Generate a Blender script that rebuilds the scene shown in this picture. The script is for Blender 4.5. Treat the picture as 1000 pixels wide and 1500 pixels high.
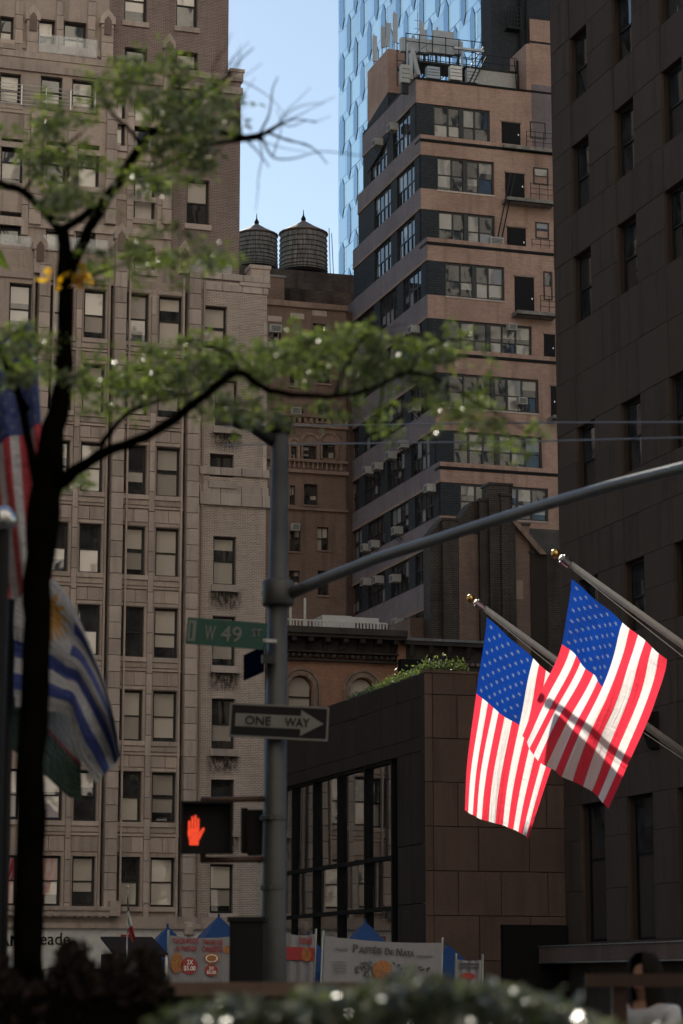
import bpy, bmesh, math, random
from mathutils import Vector, Matrix
random.seed(11)
S = bpy.context.scene
C = S.collection
for o in list(bpy.data.objects): bpy.data.objects.remove(o)

# ------------------------------------------------------------------ camera, sky, sun, exposure
F = 3540.0; HOR = 1440.0
TH = math.atan((HOR - 750) / F)
CZ = 1.55
cd = bpy.data.cameras.new('camera'); cam = bpy.data.objects.new('camera', cd); C.objects.link(cam)
cam.location = (0, 0, CZ); cam.rotation_euler = (math.pi/2 + TH, 0, 0)
cd.sensor_fit = 'VERTICAL'; cd.sensor_height = 36; cd.sensor_width = 24; cd.lens = F/1500*36
cd.clip_start = 0.1; cd.clip_end = 3000
cd.dof.use_dof = True; cd.dof.focus_distance = 105; cd.dof.aperture_fstop = 2.9; cd.dof.aperture_blades = 9
S.camera = cam
SUN_AZ, SUN_EL = math.radians(-10.0), math.radians(26.0)      # from the view axis, + to the right
w = bpy.data.worlds.new('World'); S.world = w; w.use_nodes = True
nt = w.node_tree; nt.nodes.clear()
sk = nt.nodes.new('ShaderNodeTexSky'); sk.sky_type = 'NISHITA'; sk.sun_disc = False
sk.sun_elevation = SUN_EL; sk.sun_rotation = SUN_AZ
sk.altitude = 50; sk.air_density = 1.0; sk.dust_density = 0.06; sk.ozone_density = 1.0
bg = nt.nodes.new('ShaderNodeBackground'); bg.inputs['Strength'].default_value = 0.13
wo = nt.nodes.new('ShaderNodeOutputWorld')
nt.links.new(sk.outputs[0], bg.inputs[0]); nt.links.new(bg.outputs[0], wo.inputs[0])
sd = bpy.data.lights.new('sun', 'SUN'); sd.energy = 5.0; sd.angle = math.radians(0.5); sd.color = (1, .95, .87)
sun = bpy.data.objects.new('sun', sd); C.objects.link(sun)
SV = Vector((math.sin(SUN_AZ)*math.cos(SUN_EL), math.cos(SUN_AZ)*math.cos(SUN_EL), math.sin(SUN_EL)))
sun.rotation_euler = SV.to_track_quat('Z', 'Y').to_euler(); sun.location = SV*200
S.view_settings.view_transform = 'Standard'; S.view_settings.look = 'None'
S.view_settings.exposure = 0.15; S.view_settings.gamma = 1; S.view_settings.use_curve_mapping = False
S.view_settings.use_white_balance = True; S.view_settings.white_balance_temperature = 7000; S.view_settings.white_balance_tint = 8
S.render.engine = 'CYCLES'
S.cycles.max_bounces = 6; S.cycles.caustics_reflective = False; S.cycles.caustics_refractive = False

# ------------------------------------------------------------------ pixel geometry (photo pixels, 1000 x 1500)
PSI = math.radians(17.5)                                    # the street grid against the view axis
CU, SU = math.cos(PSI), math.sin(PSI)
def ray(px, py):
    x = (px-500)/F; y = (750-py)/F
    return Vector((x, math.cos(TH)-y*math.sin(TH), math.sin(TH)+y*math.cos(TH)))
def at(px, py, D):
    d = ray(px, py); t = D/d.y
    return Vector((0, 0, CZ)) + d*t
def rpx(r, D): return r/F*D

# ------------------------------------------------------------------ mesh helpers
class MB:
    def __init__(s): s.v = []; s.f = []; s.uv = None
    def quad(s, *p):
        n = len(s.v); s.v += [tuple(q) for q in p]; s.f.append(tuple(range(n, n+len(p)))); return s
    def box(s, x0, x1, y0, y1, z0, z1):
        if x0 > x1: x0, x1 = x1, x0
        if y0 > y1: y0, y1 = y1, y0
        if z0 > z1: z0, z1 = z1, z0
        n = len(s.v)
        s.v += [(x0,y0,z0),(x1,y0,z0),(x1,y1,z0),(x0,y1,z0),(x0,y0,z1),(x1,y0,z1),(x1,y1,z1),(x0,y1,z1)]
        s.f += [(n+a,n+b,n+c,n+d) for a,b,c,d in ((0,3,2,1),(4,5,6,7),(0,1,5,4),(1,2,6,5),(2,3,7,6),(3,0,4,7))]
        return s
    def tube(s, pts, rad, n=8, cap=True):
        pts = [Vector(p) for p in pts]; m = len(pts)
        if not isinstance(rad, (list, tuple)): rad = [rad]*m
        st = len(s.v); up = None
        for i, p in enumerate(pts):
            t = (pts[min(i+1, m-1)] - pts[max(i-1, 0)]).normalized()
            if up is None:
                up = Vector((0,0,1)) if abs(t.z) < .9 else Vector((1,0,0))
            a = t.cross(up).normalized(); b = a.cross(t).normalized(); up = b
            for k in range(n):
                an = 2*math.pi*k/n
                s.v.append(tuple(p + (a*math.cos(an) + b*math.sin(an))*rad[i]))
        for i in range(m-1):
            for k in range(n):
                q = st+i*n; k2 = (k+1) % n
                s.f.append((q+k, q+k2, q+n+k2, q+n+k))
        if cap:
            s.f.append(tuple(st+k for k in range(n))[::-1]); s.f.append(tuple(st+(m-1)*n+k for k in range(n)))
        return s
    def lathe(s, c, prof, n=16):
        st = len(s.v)
        for r, z in prof:
            for k in range(n):
                an = 2*math.pi*k/n
                s.v.append((c[0]+r*math.cos(an), c[1]+r*math.sin(an), c[2]+z))
        for i in range(len(prof)-1):
            for k in range(n):
                q = st+i*n; k2 = (k+1) % n
                s.f.append((q+k, q+k2, q+n+k2, q+n+k))
        s.f.append(tuple(st+k for k in range(n))[::-1]); s.f.append(tuple(st+(len(prof)-1)*n+k for k in range(n)))
        return s
    def prism(s, poly, y0, y1):                              # polygon in x,z pushed from y0 to y1
        n = len(poly); st = len(s.v)
        s.v += [(x, y0, z) for x, z in poly] + [(x, y1, z) for x, z in poly]
        s.f.append(tuple(range(st, st+n))); s.f.append(tuple(range(st+n, st+2*n))[::-1])
        for i in range(n):
            j = (i+1) % n; s.f.append((st+j, st+i, st+n+i, st+n+j))
        return s
    def xprism(s, poly, x0, x1):                             # polygon in y,z pushed from x0 to x1
        n = len(poly); st = len(s.v)
        s.v += [(x0, y, z) for y, z in poly] + [(x1, y, z) for y, z in poly]
        s.f.append(tuple(range(st, st+n))); s.f.append(tuple(range(st+n, st+2*n))[::-1])
        for i in range(n):
            j = (i+1) % n; s.f.append((st+j, st+i, st+n+i, st+n+j))
        return s
    def mesh(s, name, mat, smooth=False, uv=None):
        me = bpy.data.meshes.new(name); me.from_pydata(s.v, [], s.f); me.validate()
        bm = bmesh.new(); bm.from_mesh(me); bmesh.ops.recalc_face_normals(bm, faces=bm.faces); bm.to_mesh(me); bm.free()
        if uv:
            l = me.uv_layers.new(name='UVMap')
            for lp in me.loops: l.data[lp.index].uv = uv[lp.vertex_index]
        if mat: me.materials.append(mat)
        if smooth: me.shade_smooth()
        return me
    def build(s, name, mat, parent=None, smooth=False, loc=None, uv=None):
        return link(name, s.mesh(name, mat, smooth, uv), parent, loc)
def link(name, me, parent=None, loc=None, rz=0, sc=None):
    o = bpy.data.objects.new(name, me); C.objects.link(o); o.parent = parent
    if loc is not None: o.location = loc
    if rz: o.rotation_euler = (0, 0, rz)
    if sc: o.scale = sc
    return o
def tag(o, label, cat, group=None, kind=None):
    o['label'] = label; o['category'] = cat
    if group: o['group'] = group
    if kind: o['kind'] = kind
    return o
def thing(name, label, cat, loc=(0,0,0), rz=0, group=None):
    return tag(link(name, None, None, loc, rz), label, cat, group)
def struct(o): o['kind'] = 'structure'; return o
_bc = {}
def blockmesh(w, d, h, mat, bev=.012):
    k = (round(w, 2), round(d, 2), round(h, 2), mat.name)
    if k not in _bc:
        m = MB().box(-w/2, w/2, 0, d, -h/2, h/2).mesh('block', mat)
        bm = bmesh.new(); bm.from_mesh(m)
        bmesh.ops.bevel(bm, geom=[e for e in bm.edges if all(v.co.y < d/2 for v in e.verts)], offset=bev, segments=1, affect='EDGES')
        bm.to_mesh(m); bm.free(); _bc[k] = m
    return _bc[k]
def block(parent, x0, x1, y, z0, z1, mat, d=.12, left=False, name='block', joint=.022, out=0):
    """stone block; y (or x when left) is the face plane"""
    w, h = x1-x0-joint, z1-z0-joint
    if w <= .03 or h <= .03: return
    m = blockmesh(w, d, h, mat)
    j = random.uniform(-.008, .008)
    if left: return link(name, m, parent, (y-out+j, (x0+x1)/2, (z0+z1)/2), -math.pi/2)
    return link(name, m, parent, ((x0+x1)/2, y-out+j, (z0+z1)/2))
def holes_wall(mb, x0, x1, z0, z1, holes, y, depth=.3, left=False):
    """front sheet with openings and their reveals"""
    P = (lambda a, b, c: (b, a, c)) if left else (lambda a, b, c: (a, b, c))
    hs = [(max(a, x0), min(b, x1), max(c, z0), min(d, z1)) for a, b, c, d in holes if a < x1 and b > x0 and c < z1 and d > z0]
    xs = sorted({x0, x1} | {h[0] for h in hs} | {h[1] for h in hs}); zs = sorted({z0, z1} | {h[2] for h in hs} | {h[3] for h in hs})
    for i in range(len(xs)-1):
        for k in range(len(zs)-1):
            cx, cz = (xs[i]+xs[i+1])/2, (zs[k]+zs[k+1])/2
            if any(a < cx < b and c < cz < d for a, b, c, d in hs): continue
            mb.quad(P(xs[i], y, zs[k]), P(xs[i+1], y, zs[k]), P(xs[i+1], y, zs[k+1]), P(xs[i], y, zs[k+1]))
    for a, b, c, d in hs:
        e = y+depth
        mb.quad(P(a,y,c), P(a,e,c), P(a,e,d), P(a,y,d)); mb.quad(P(b,y,c), P(b,e,c), P(b,e,d), P(b,y,d))
        mb.quad(P(a,y,c), P(b,y,c), P(b,e,c), P(a,e,c)); mb.quad(P(a,y,d), P(b,y,d), P(b,e,d), P(a,e,d))
_wc = {}
def win_meshes(w, h, nx, ny, fm, pm, fw=.055, rail=.5):
    k = (round(w, 2), round(h, 2), nx, ny, fm.name, pm.name, fw, rail)
    if k in _wc: return _wc[k]
    b = MB()
    b.box(0, fw, 0, .1, 0, h).box(w-fw, w, 0, .1, 0, h).box(fw, w-fw, 0, .1, 0, fw).box(fw, w-fw, 0, .1, h-fw, h)
    iw = w-2*fw; panes = []; mw = fw*.9
    for i in range(nx):
        xa = fw+iw*i/nx+(mw/2 if i else 0); xb = fw+iw*(i+1)/nx-(mw/2 if i < nx-1 else 0)
        if i: b.box(fw+iw*i/nx-mw/2, fw+iw*i/nx+mw/2, .005, .1, fw, h-fw)
        zc = fw+(h-2*fw)*rail
        if ny == 2:
            b.box(xa, xb, .012, .09, zc-.03, zc+.03)
            panes += [(xa, xb, fw, zc-.03, .07), (xa, xb, zc+.03, h-fw, .045)]
        else:
            panes.append((xa, xb, fw, h-fw, .05))
    fme = b.mesh('window', fm)
    pms = [(MB().box(-(q[1]-q[0])/2, (q[1]-q[0])/2, 0, .02, 0, q[3]-q[2]).mesh('pane', pm), ((q[0]+q[1])/2, q[4], q[2])) for q in panes]
    _wc[k] = (fme, pms); return _wc[k]
def window(parent, x0, x1, z0, z1, y, fm, pm, nx=1, ny=2, left=False, sill=None, fw=.1, rail=.5, tilt=True, sillh=.12, sillout=.12, inset=.24):
    fme, pms = win_meshes(x1-x0, z1-z0, nx, ny, fm, pm, fw, rail)
    if left: o = link('window', fme, parent, (y+inset, x1, z0), -math.pi/2)
    else: o = link('window', fme, parent, (x0, y+inset, z0))
    for me, l in pms:
        p = link('pane', me, o, l)
        if tilt: p.rotation_euler = (random.gauss(0, .006), 0, random.gauss(0, .012))
    if sill:
        w = x1-x0
        MB().box(-.1, w+.1, -inset-sillout, 0.0, -sillh-.003, -.003).build('sill', sill, o)
    return o

# ------------------------------------------------------------------ materials
def mat(name):
    m = bpy.data.materials.new(name); m.use_nodes = True
    return m, m.node_tree, m.node_tree.nodes['Principled BSDF']
class NT:
    def __init__(s, nt): s.t = nt
    def n(s, typ, ins=None, **kw):
        nd = s.t.nodes.new('ShaderNode'+typ)
        for k, v in kw.items(): setattr(nd, k, v)
        for k, v in (ins or {}).items():
            if isinstance(v, bpy.types.NodeSocket): s.t.links.new(v, nd.inputs[k])
            else: nd.inputs[k].default_value = v
        return nd
    def math(s, op, a, b=None, c=None):
        nd = s.n('Math', operation=op)
        for i, v in enumerate((a, b, c)):
            if v is None: continue
            if isinstance(v, bpy.types.NodeSocket): s.t.links.new(v, nd.inputs[i])
            else: nd.inputs[i].default_value = v
        return nd.outputs[0]
    def mix(s, f, a, b, blend='MIX'):
        nd = s.n('Mix', data_type='RGBA', blend_type=blend)
        for i, v in ((0, f), (6, a), (7, b)):
            if isinstance(v, bpy.types.NodeSocket): s.t.links.new(v, nd.inputs[i])
            else: nd.inputs[i].default_value = v if i == 0 else (*v, 1)[:4]
        return nd.outputs[2]
    def ramp(s, f, stops):
        nd = s.n('ValToRGB'); s.t.links.new(f, nd.inputs[0]); e = nd.color_ramp.elements
        while len(e) < len(stops): e.new(.5)
        for q, (p, c) in zip(e, stops): q.position = p; q.color = (*c, 1)
        return nd.outputs[0]
    def link(s, a, b): s.t.links.new(a, b)
def stone(name, col, var=.25, rough=.8, scale=1.5, bump=.25, streak=.3, spec=.3, blockvar=.18):
    m, t, b = mat(name); n = NT(t)
    tc = n.n('TexCoord').outputs['Object']; rnd = n.n('ObjectInfo').outputs['Random']
    off = n.n('Vector Math'.replace(' ', ''), {0: tc, 1: (0,0,0)}, operation='ADD')
    cmb = n.n('CombineXYZ', {0: n.math('MULTIPLY', rnd, 37.), 1: n.math('MULTIPLY', rnd, 91.), 2: n.math('MULTIPLY', rnd, 17.)}).outputs[0]
    t.links.new(cmb, off.inputs[1]); v = off.outputs[0]
    big = n.n('TexNoise', {'Vector': v, 'Scale': .35*scale, 'Detail': 5., 'Roughness': .6}).outputs[0]
    fine = n.n('TexNoise', {'Vector': v, 'Scale': 9.*scale, 'Detail': 6., 'Roughness': .7}).outputs[0]
    mp = n.n('Mapping', {'Vector': v, 'Scale': (2.2*scale, 2.2*scale, .12*scale)}).outputs[0]
    st = n.n('TexNoise', {'Vector': mp, 'Scale': 1.3, 'Detail': 4.}).outputs[0]
    d = tuple(c*(1-var) for c in col); l = tuple(min(1, c*(1+var)) for c in col)
    c = n.ramp(big, [(.3, d), (.7, l)])
    c = n.mix(n.math('MULTIPLY', n.n('MapRange', {0: fine, 1: .45, 2: .75}).outputs[0], .35), c, tuple(x*.55 for x in col))
    c = n.mix(n.math('MULTIPLY', n.n('MapRange', {0: st, 1: .5, 2: .75}).outputs[0], streak), c, tuple(x*.4 for x in col))
    c = n.mix(1., c, n.n('CombineColor', {0: n.math('MULTIPLY_ADD', rnd, blockvar*2, 1-blockvar), 1: n.math('MULTIPLY_ADD', rnd, blockvar*2, 1-blockvar), 2: n.math('MULTIPLY_ADD', rnd, blockvar*2, 1-blockvar)}).outputs[0], 'MULTIPLY')
    n.link(c, b.inputs['Base Color']); b.inputs['Roughness'].default_value = rough; b.inputs['Specular IOR Level'].default_value = spec
    bp = n.n('Bump', {'Height': fine, 'Strength': bump, 'Distance': .02}); n.link(bp.outputs[0], b.inputs['Normal'])
    return m
def brick(name, c1, c2, mortar, bw=.215, rh=.075, mw=.011, stain=.45, stainc=.35, bump=.5, swap=False):
    m, t, b = mat(name); n = NT(t)
    tc = n.n('TexCoord').outputs['Object']
    sp = n.n('SeparateXYZ', {0: tc})
    v = n.n('CombineXYZ', {0: n.math('ADD', sp.outputs[0], sp.outputs[1]), 1: sp.outputs[2]}).outputs[0]
    bt = n.n('TexBrick', {'Vector': v, 'Color1': (*c1, 1), 'Color2': (*c2, 1), 'Mortar': (*mortar, 1), 'Scale': 1., 'Mortar Size': mw, 'Mortar Smooth': .3, 'Bias': 0., 'Brick Width': bw, 'Row Height': rh})
    big = n.n('TexNoise', {'Vector': tc, 'Scale': .28, 'Detail': 6., 'Roughness': .65}).outputs[0]
    mp = n.n('Mapping', {'Vector': tc, 'Scale': (1.6, 1.6, .14)}).outputs[0]
    st = n.n('TexNoise', {'Vector': mp, 'Scale': 1.2, 'Detail': 5.}).outputs[0]
    mp2 = n.n('Mapping', {'Vector': v, 'Scale': (.45, 6., 1.)}).outputs[0]
    rows = n.n('TexNoise', {'Vector': mp2, 'Scale': 1.6, 'Detail': 3.}).outputs[0]
    c = bt.outputs['Color']
    c = n.mix(n.math('MULTIPLY', n.n('MapRange', {0: rows, 1: .5, 2: .72}).outputs[0], .4), c, tuple(x*.62 for x in c1))
    c = n.mix(n.math('MULTIPLY', n.n('MapRange', {0: big, 1: .42, 2: .72}).outputs[0], stain), c, tuple(x*stainc for x in c1))
    c = n.mix(n.math('MULTIPLY', n.n('MapRange', {0: st, 1: .52, 2: .8}).outputs[0], stain), c, tuple(x*stainc for x in c2))
    n.link(c, b.inputs['Base Color']); b.inputs['Roughness'].default_value = .85; b.inputs['Specular IOR Level'].default_value = .25
    bp = n.n('Bump', {'Height': bt.outputs['Fac'], 'Strength': bump, 'Distance': -.012}); n.link(bp.outputs[0], b.inputs['Normal'])
    return m
def plain(name, col, rough=.5, metal=0., spec=.5, var=.15, scale=4., bump=0., emit=0.):
    m, t, b = mat(name); n = NT(t)
    tc = n.n('TexCoord').outputs['Object']
    ns = n.n('TexNoise', {'Vector': tc, 'Scale': scale, 'Detail': 5., 'Roughness': .65}).outputs[0]
    c = n.ramp(ns, [(.3, tuple(x*(1-var) for x in col)), (.72, tuple(min(1, x*(1+var)) for x in col))])
    n.link(c, b.inputs['Base Color']); b.inputs['Metallic'].default_value = metal
    r = n.math('MULTIPLY_ADD', ns, .2, rough-.1); n.link(r, b.inputs['Roughness']); b.inputs['Specular IOR Level'].default_value = spec
    if bump: n.link(n.n('Bump', {'Height': ns, 'Strength': bump, 'Distance': .02}).outputs[0], b.inputs['Normal'])
    if emit:
        b.inputs['Emission Color'].default_value = (*col, 1); b.inputs['Emission Strength'].default_value = emit
    return m
def glass_pane(name, dark, blind, share=.5, wav=.02, ior=1.75, wscale=1.1, lit=0.):
    """window pane: dark room or drawn blind seen behind reflecting, slightly wavy glass"""
    m, t, b = mat(name); n = NT(t)
    tc = n.n('TexCoord').outputs['Object']; rnd = n.n('ObjectInfo').outputs['Random']
    r2 = n.math('FRACT', n.math('MULTIPLY', rnd, 7.31)); r3 = n.math('FRACT', n.math('MULTIPLY', rnd, 23.7))
    sh = n.math('LESS_THAN', rnd, share)
    sp = n.n('SeparateXYZ', {0: tc})
    part = n.math('GREATER_THAN', sp.outputs[2], n.math('MULTIPLY_ADD', r2, .9, -.35))
    sh = n.math('MULTIPLY', sh, part)
    slats = n.math('MULTIPLY_ADD', n.math('SINE', n.math('MULTIPLY', sp.outputs[2], 180.)), .08, .92)
    bl = n.mix(r3, tuple(x*.55 for x in blind), blind)
    bl = n.mix(1., bl, n.n('CombineColor', {0: slats, 1: slats, 2: slats}).outputs[0], 'MULTIPLY')
    off = n.n('CombineXYZ', {0: n.math('MULTIPLY', rnd, 53.), 1: 0., 2: n.math('MULTIPLY', rnd, 31.)}).outputs[0]
    v = n.n('VectorMath', {0: tc, 1: off}, operation='ADD').outputs[0]
    room = n.n('TexNoise', {'Vector': v, 'Scale': 1.6, 'Detail': 3.}).outputs[0]
    dk = n.ramp(room, [(.35, tuple(x*.4 for x in dark)), (.7, tuple(x*1.9 for x in dark))])
    c = n.mix(sh, dk, bl)
    n.link(c, b.inputs['Base Color']); b.inputs['Roughness'].default_value = .02
    b.inputs['IOR'].default_value = ior
    h = n.n('TexNoise', {'Vector': v, 'Scale': wscale, 'Detail': 1.5, 'Distortion': .6}).outputs[0]
    n.link(n.n('Bump', {'Height': h, 'Strength': 1., 'Distance': wav}).outputs[0], b.inputs['Normal'])
    return m

M = {}
M['terra'] = stone('terracotta', (.49, .4, .35), .14, .75, 1.2, .25, .5)
M['terra_d'] = stone('terracotta_joint', (.22, .16, .14), .2, .9)
M['terra_w'] = stone('terracotta_wall', (.45, .365, .317), .18, .8, 1., .25, .6, blockvar=0)
M['brick_l'] = brick('buff_brick', (.48, .375, .315), (.37, .28, .235), (.72, .66, .61), stain=.35)
M['brick_u'] = brick('purple_brick', (.25, .175, .155), (.19, .13, .118), (.4, .345, .32), stain=.4)
M['brick_t'] = brick('orange_brick', (.46, .295, .235), (.36, .225, .18), (.42, .33, .29), bw=.24, rh=.085, mw=.008, stain=.6, stainc=.4)
M['brick_s'] = brick('side_brick', (.22, .185, .195), (.18, .15, .16), (.22, .195, .205), bw=.24, rh=.085, mw=.008, stain=.5, stainc=.45)  # orange brick with the side wall's bluish shade put into the colour
M['brick_k'] = brick('black_glazed_brick', (.046, .052, .06), (.032, .037, .044), (.015, .017, .02), bw=.24, rh=.16, mw=.022, stain=.2)
M['brick_b'] = brick('brown_brick', (.25, .17, .14), (.19, .125, .1), (.22, .17, .14), stain=.55)
M['brick_o'] = brick('old_rough_brick', (.075, .058, .05), (.038, .03, .027), (.125, .112, .102), bw=.26, rh=.1, mw=.018, stain=.9, stainc=.2, bump=1.)
M['brick_c'] = brick('red_brick', (.42, .2, .13), (.32, .145, .1), (.3, .22, .17), stain=.4)
M['trim'] = stone('pale_trim', (.52, .44, .395), .15, .8, 1.5, .2, .5)
M['trim_b'] = stone('brown_trim', (.26, .185, .15), .2, .8, 1.5, .2, .5)
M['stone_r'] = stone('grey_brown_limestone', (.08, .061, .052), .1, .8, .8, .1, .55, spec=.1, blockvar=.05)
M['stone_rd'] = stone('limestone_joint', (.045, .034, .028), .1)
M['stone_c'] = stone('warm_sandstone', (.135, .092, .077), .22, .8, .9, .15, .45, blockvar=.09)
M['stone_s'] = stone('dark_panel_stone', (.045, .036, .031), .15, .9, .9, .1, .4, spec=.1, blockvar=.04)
M['lime'] = stone('pale_limestone', (.72, .66, .6), .1, .8, .3, .1, .3)
M['cornice'] = stone('cornice_paint', (.05, .042, .036), .35, .7, 3., .4, .3)
M['frame'] = plain('dark_window_frame', (.016, .014, .013), .5, 0, .4, .3)
M['frame_b'] = plain('bronze_window_frame', (.02, .021, .023), .45, .3, .5, .3)
M['mull'] = plain('grey_mullion', (.2, .2, .2), .5, .2)
M['black'] = plain('black_paint', (.007, .007, .008), .7, 0, .2, .3)
M['iron'] = plain('iron_railing', (.02, .021, .023), .6, .4, .4, .4, 9)
M['concrete'] = plain('balcony_concrete', (.2, .19, .175), .9, 0, .2, .5, 2.5, .3)
M['galv'] = plain('galvanised_steel', (.33, .34, .35), .4, .75, .5, .25, 3)
M['polepaint'] = plain('grey_pole_paint', (.042, .045, .047), .5, .15, .5, .35, 2.2, .05)
M['armpaint'] = plain('pale_arm_paint', (.16, .165, .17), .42, .25, .5, .2, 1.5, .05)
M['fpole'] = plain('flagpole_paint', (.42, .4, .39), .5, 0, .5, .15, 2)
M['white'] = plain('white_enamel', (.62, .62, .6), .45, 0, .5, .12)
M['acgrey'] = plain('air_conditioner_grey', (.36, .36, .35), .6, 0, .4, .2, 6)
M['acdark'] = plain('air_conditioner_grille', (.05, .05, .05), .7)
M['antenna'] = plain('antenna_grey', (.36, .39, .42), .55, 0, .4, .12, 2)
M['cabinet'] = plain('cabinet_blue_grey', (.3, .35, .41), .5, .2, .5, .15)
M['tankwood'] = None
M['wood'] = plain('rail_wood', (.045, .022, .016), .6, 0, .3, .35, 7)
M['rooftin'] = plain('tank_roof', (.2, .16, .14), .7, .1, .3, .2, 2)
M['gold'] = plain('gilded_ball', (.6, .36, .12), .28, 1., .5, .1)
M['silver'] = plain('silver_ball', (.5, .5, .52), .25, 1., .5, .1)
M['roofing'] = plain('roof_felt', (.09, .088, .085), .9, 0, .2, .3, 1)
M['asphalt'] = plain('asphalt', (.05, .05, .05), .9, 0, .3, .25, 6, .2)
M['paving'] = plain('granite_paving', (.11, .1, .095), .8, 0, .3, .2, 2, .1)
M['line'] = plain('road_paint', (.7, .7, .66), .7)
M['pane_l'] = glass_pane('office_pane', (.03, .032, .034), (.8, .73, .65), .72, .004, 2.1, .7)  # blinds made paler and more frequent to paint in beige reflections
M['pane_t'] = glass_pane('tower_pane', (.02, .024, .03), (.34, .33, .31), .5, .003, 1.6, .7)
M['pane_ts'] = glass_pane('tower_side_pane', (.02, .024, .03), (.3, .32, .33), .25, .003, 1.6, .7)
M['pane_m'] = glass_pane('curtained_pane', (.03, .028, .025), (.55, .5, .44), .5, .006, 1.6, .9)
M['pane_r'] = glass_pane('shaded_pane', (.02, .025, .03), (.07, .07, .07), .3, .008, 1.7, .9)
M['pane_c'] = glass_pane('curtain_wall_pane', (.012, .012, .012), (.02, .02, .02), .1, .0008, 4.5, .4)

# ------------------------------------------------------------------ buildings: local x along the street fronts, y into the block, z up
class Bld:
    def __init__(s, name, label, cat, px, D, group=None):
        p = at(px, HOR, D); s.O = Vector((p.x, p.y, 0)); s.e = thing(name, label, cat, s.O, PSI, group)
        c = Vector((0, 0, CZ)) - s.O; s.c = s.loc(c)
    def loc(s, v): return Vector((v.x*CU+v.y*SU, -v.x*SU+v.y*CU, v.z))
    def wor(s, x, y, z): return Vector((s.O.x+x*CU-y*SU, s.O.y+x*SU+y*CU, z))
    def fr(s, px, py, y=0.):
        d = s.loc(ray(px, py)); t = (y-s.c.y)/d.y; p = s.c+d*t; return p.x, p.z
    def lf(s, px, py, x=0.):
        d = s.loc(ray(px, py)); t = (x-s.c.x)/d.x; p = s.c+d*t; return p.y, p.z
    def rect(s, px0, px1, py0, py1, y=0.):
        mx, my = (px0+px1)/2, (py0+py1)/2
        return s.fr(px0, my, y)[0], s.fr(px1, my, y)[0], s.fr(mx, py1, y)[1], s.fr(mx, py0, y)[1]
    def lrect(s, px0, px1, py0, py1, x=0.):
        mx, my = (px0+px1)/2, (py0+py1)/2
        a, b = s.lf(px0, my, x)[0], s.lf(px1, my, x)[0]
        return min(a, b), max(a, b), s.lf(mx, py1, x)[1], s.lf(mx, py0, x)[1]

# ---- the setting
g = MB().box(-700, 700, -400, 1200, -.5, 0).build('ground', M['paving']); struct(g)
def strip(name, d0, d1, z, m, h=.004, half=160):
    o = MB().box(-half, half, d0, d1, z-h, z).build(name, m); o.rotation_euler = (0, 0, PSI); return struct(o)
strip('road', 30, 42, .004, M['asphalt']); strip('pavement', 42.3, 104, .15, M['paving'], .15)
strip('kerb', 42, 42.3, .154, M['lime'], .154); strip('lane_marking', 35.9, 36.05, .008, M['line'])

# ------------------------------------------------------------------ the tall terracotta office block
LB = Bld('office_building', 'tall pinkish terracotta and brick office block with setbacks and gothic piers', 'building', 399, 105)
e = LB.e
T, TD = M['terra'], M['terra_d']
XE = LB.fr(391, 560)[0]                         # right end of the lower block
Z1 = LB.fr(330, 398)[1]                         # parapet of the lower block
Y2, Y3 = 2.6, 4.4
XE2 = LB.fr(352, 260, Y2)[0]; Z2 = LB.fr(330, 118, Y2)[1]
XE3 = LB.fr(335, 60, Y3)[0]; Z3 = 49.
cols = [LB.fr(a, 800)[0] for a in (5, 39, 68, 101, 117, 150, 181, 214, 229, 264)]
cols = list(zip(cols[::2], cols[1::2]))
cols = [(cols[0][0]-1.52, cols[0][1]-1.52)] + cols
bcol = (LB.fr(311, 1000)[0], LB.fr(345, 1000)[0])
rows = []
for a, b in ((1328, 1255), (1204, 1130), (1085, 1010), (962, 888), (842, 770), (724, 651), (608, 537), (500, 428)):
    rows.append((LB.fr(197, a)[1], LB.fr(197, b)[1]))
XP = LB.fr(289, 900)[0]                         # where terracotta stops and brick begins
ZB = rows[0][0]-.75                             # foot of the office floors
# closed core masses
MB().box(-34, XE, .55, 26, 0, Z1-.6).build('core', M['terra_w'], e)
MB().box(-34, XE2, Y2+.5, 26, Z1-.7, Z2-.5).build('upper_core', M['brick_u'], e)
MB().box(-34, XE3, Y3+.5, 26, Z2-.6, Z3).build('top_core', M['brick_u'], e)
# terracotta front: recessed sheet with openings, blocks stand proud of it
pil = [(LB.fr(a, 800)[0], LB.fr(b, 800)[0]) for a, b in ((47, 64), (160, 178), (271, 289))]
pilz = [LB.fr(56, 385)[1], LB.fr(176, 385)[1], Z1-.2]
holes = [(a, b, c, d) for a, b in cols for c, d in rows]
for (a, b), zt in zip(pil, pilz): holes += [(a-.13, a-.0, ZB+.1, zt-.4), (b+.0, b+.13, ZB+.1, zt-.4)]
mb = MB(); holes_wall(mb, -14, XP, ZB, Z1-1.1, holes, .1, .45); mb.build('wall', M['terra_w'], e)
for a, b in cols:
    for c, d in rows:
        window(e, a, b, c, d, .12, M['frame'], M['pane_l'], sill=M['terra'], sillout=.16, sillh=.2)
bh = (rows[1][0]-rows[0][0])/5
for (a, b), zt in zip(pil, pilz):               # big piers laid up in blocks
    z = ZB
    while z < zt-.02:
        z2 = min(z+bh, zt); block(e, a, b, -.34, z, z2, T, d=.5); z = z2
    for xa_, xb_ in ((a-.23, a-.15), (b+.15, b+.23)): MB().box(xa_, xb_, -.12, .12, ZB, zt-.3).build('pier_moulding', M['terra'], e)
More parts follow.
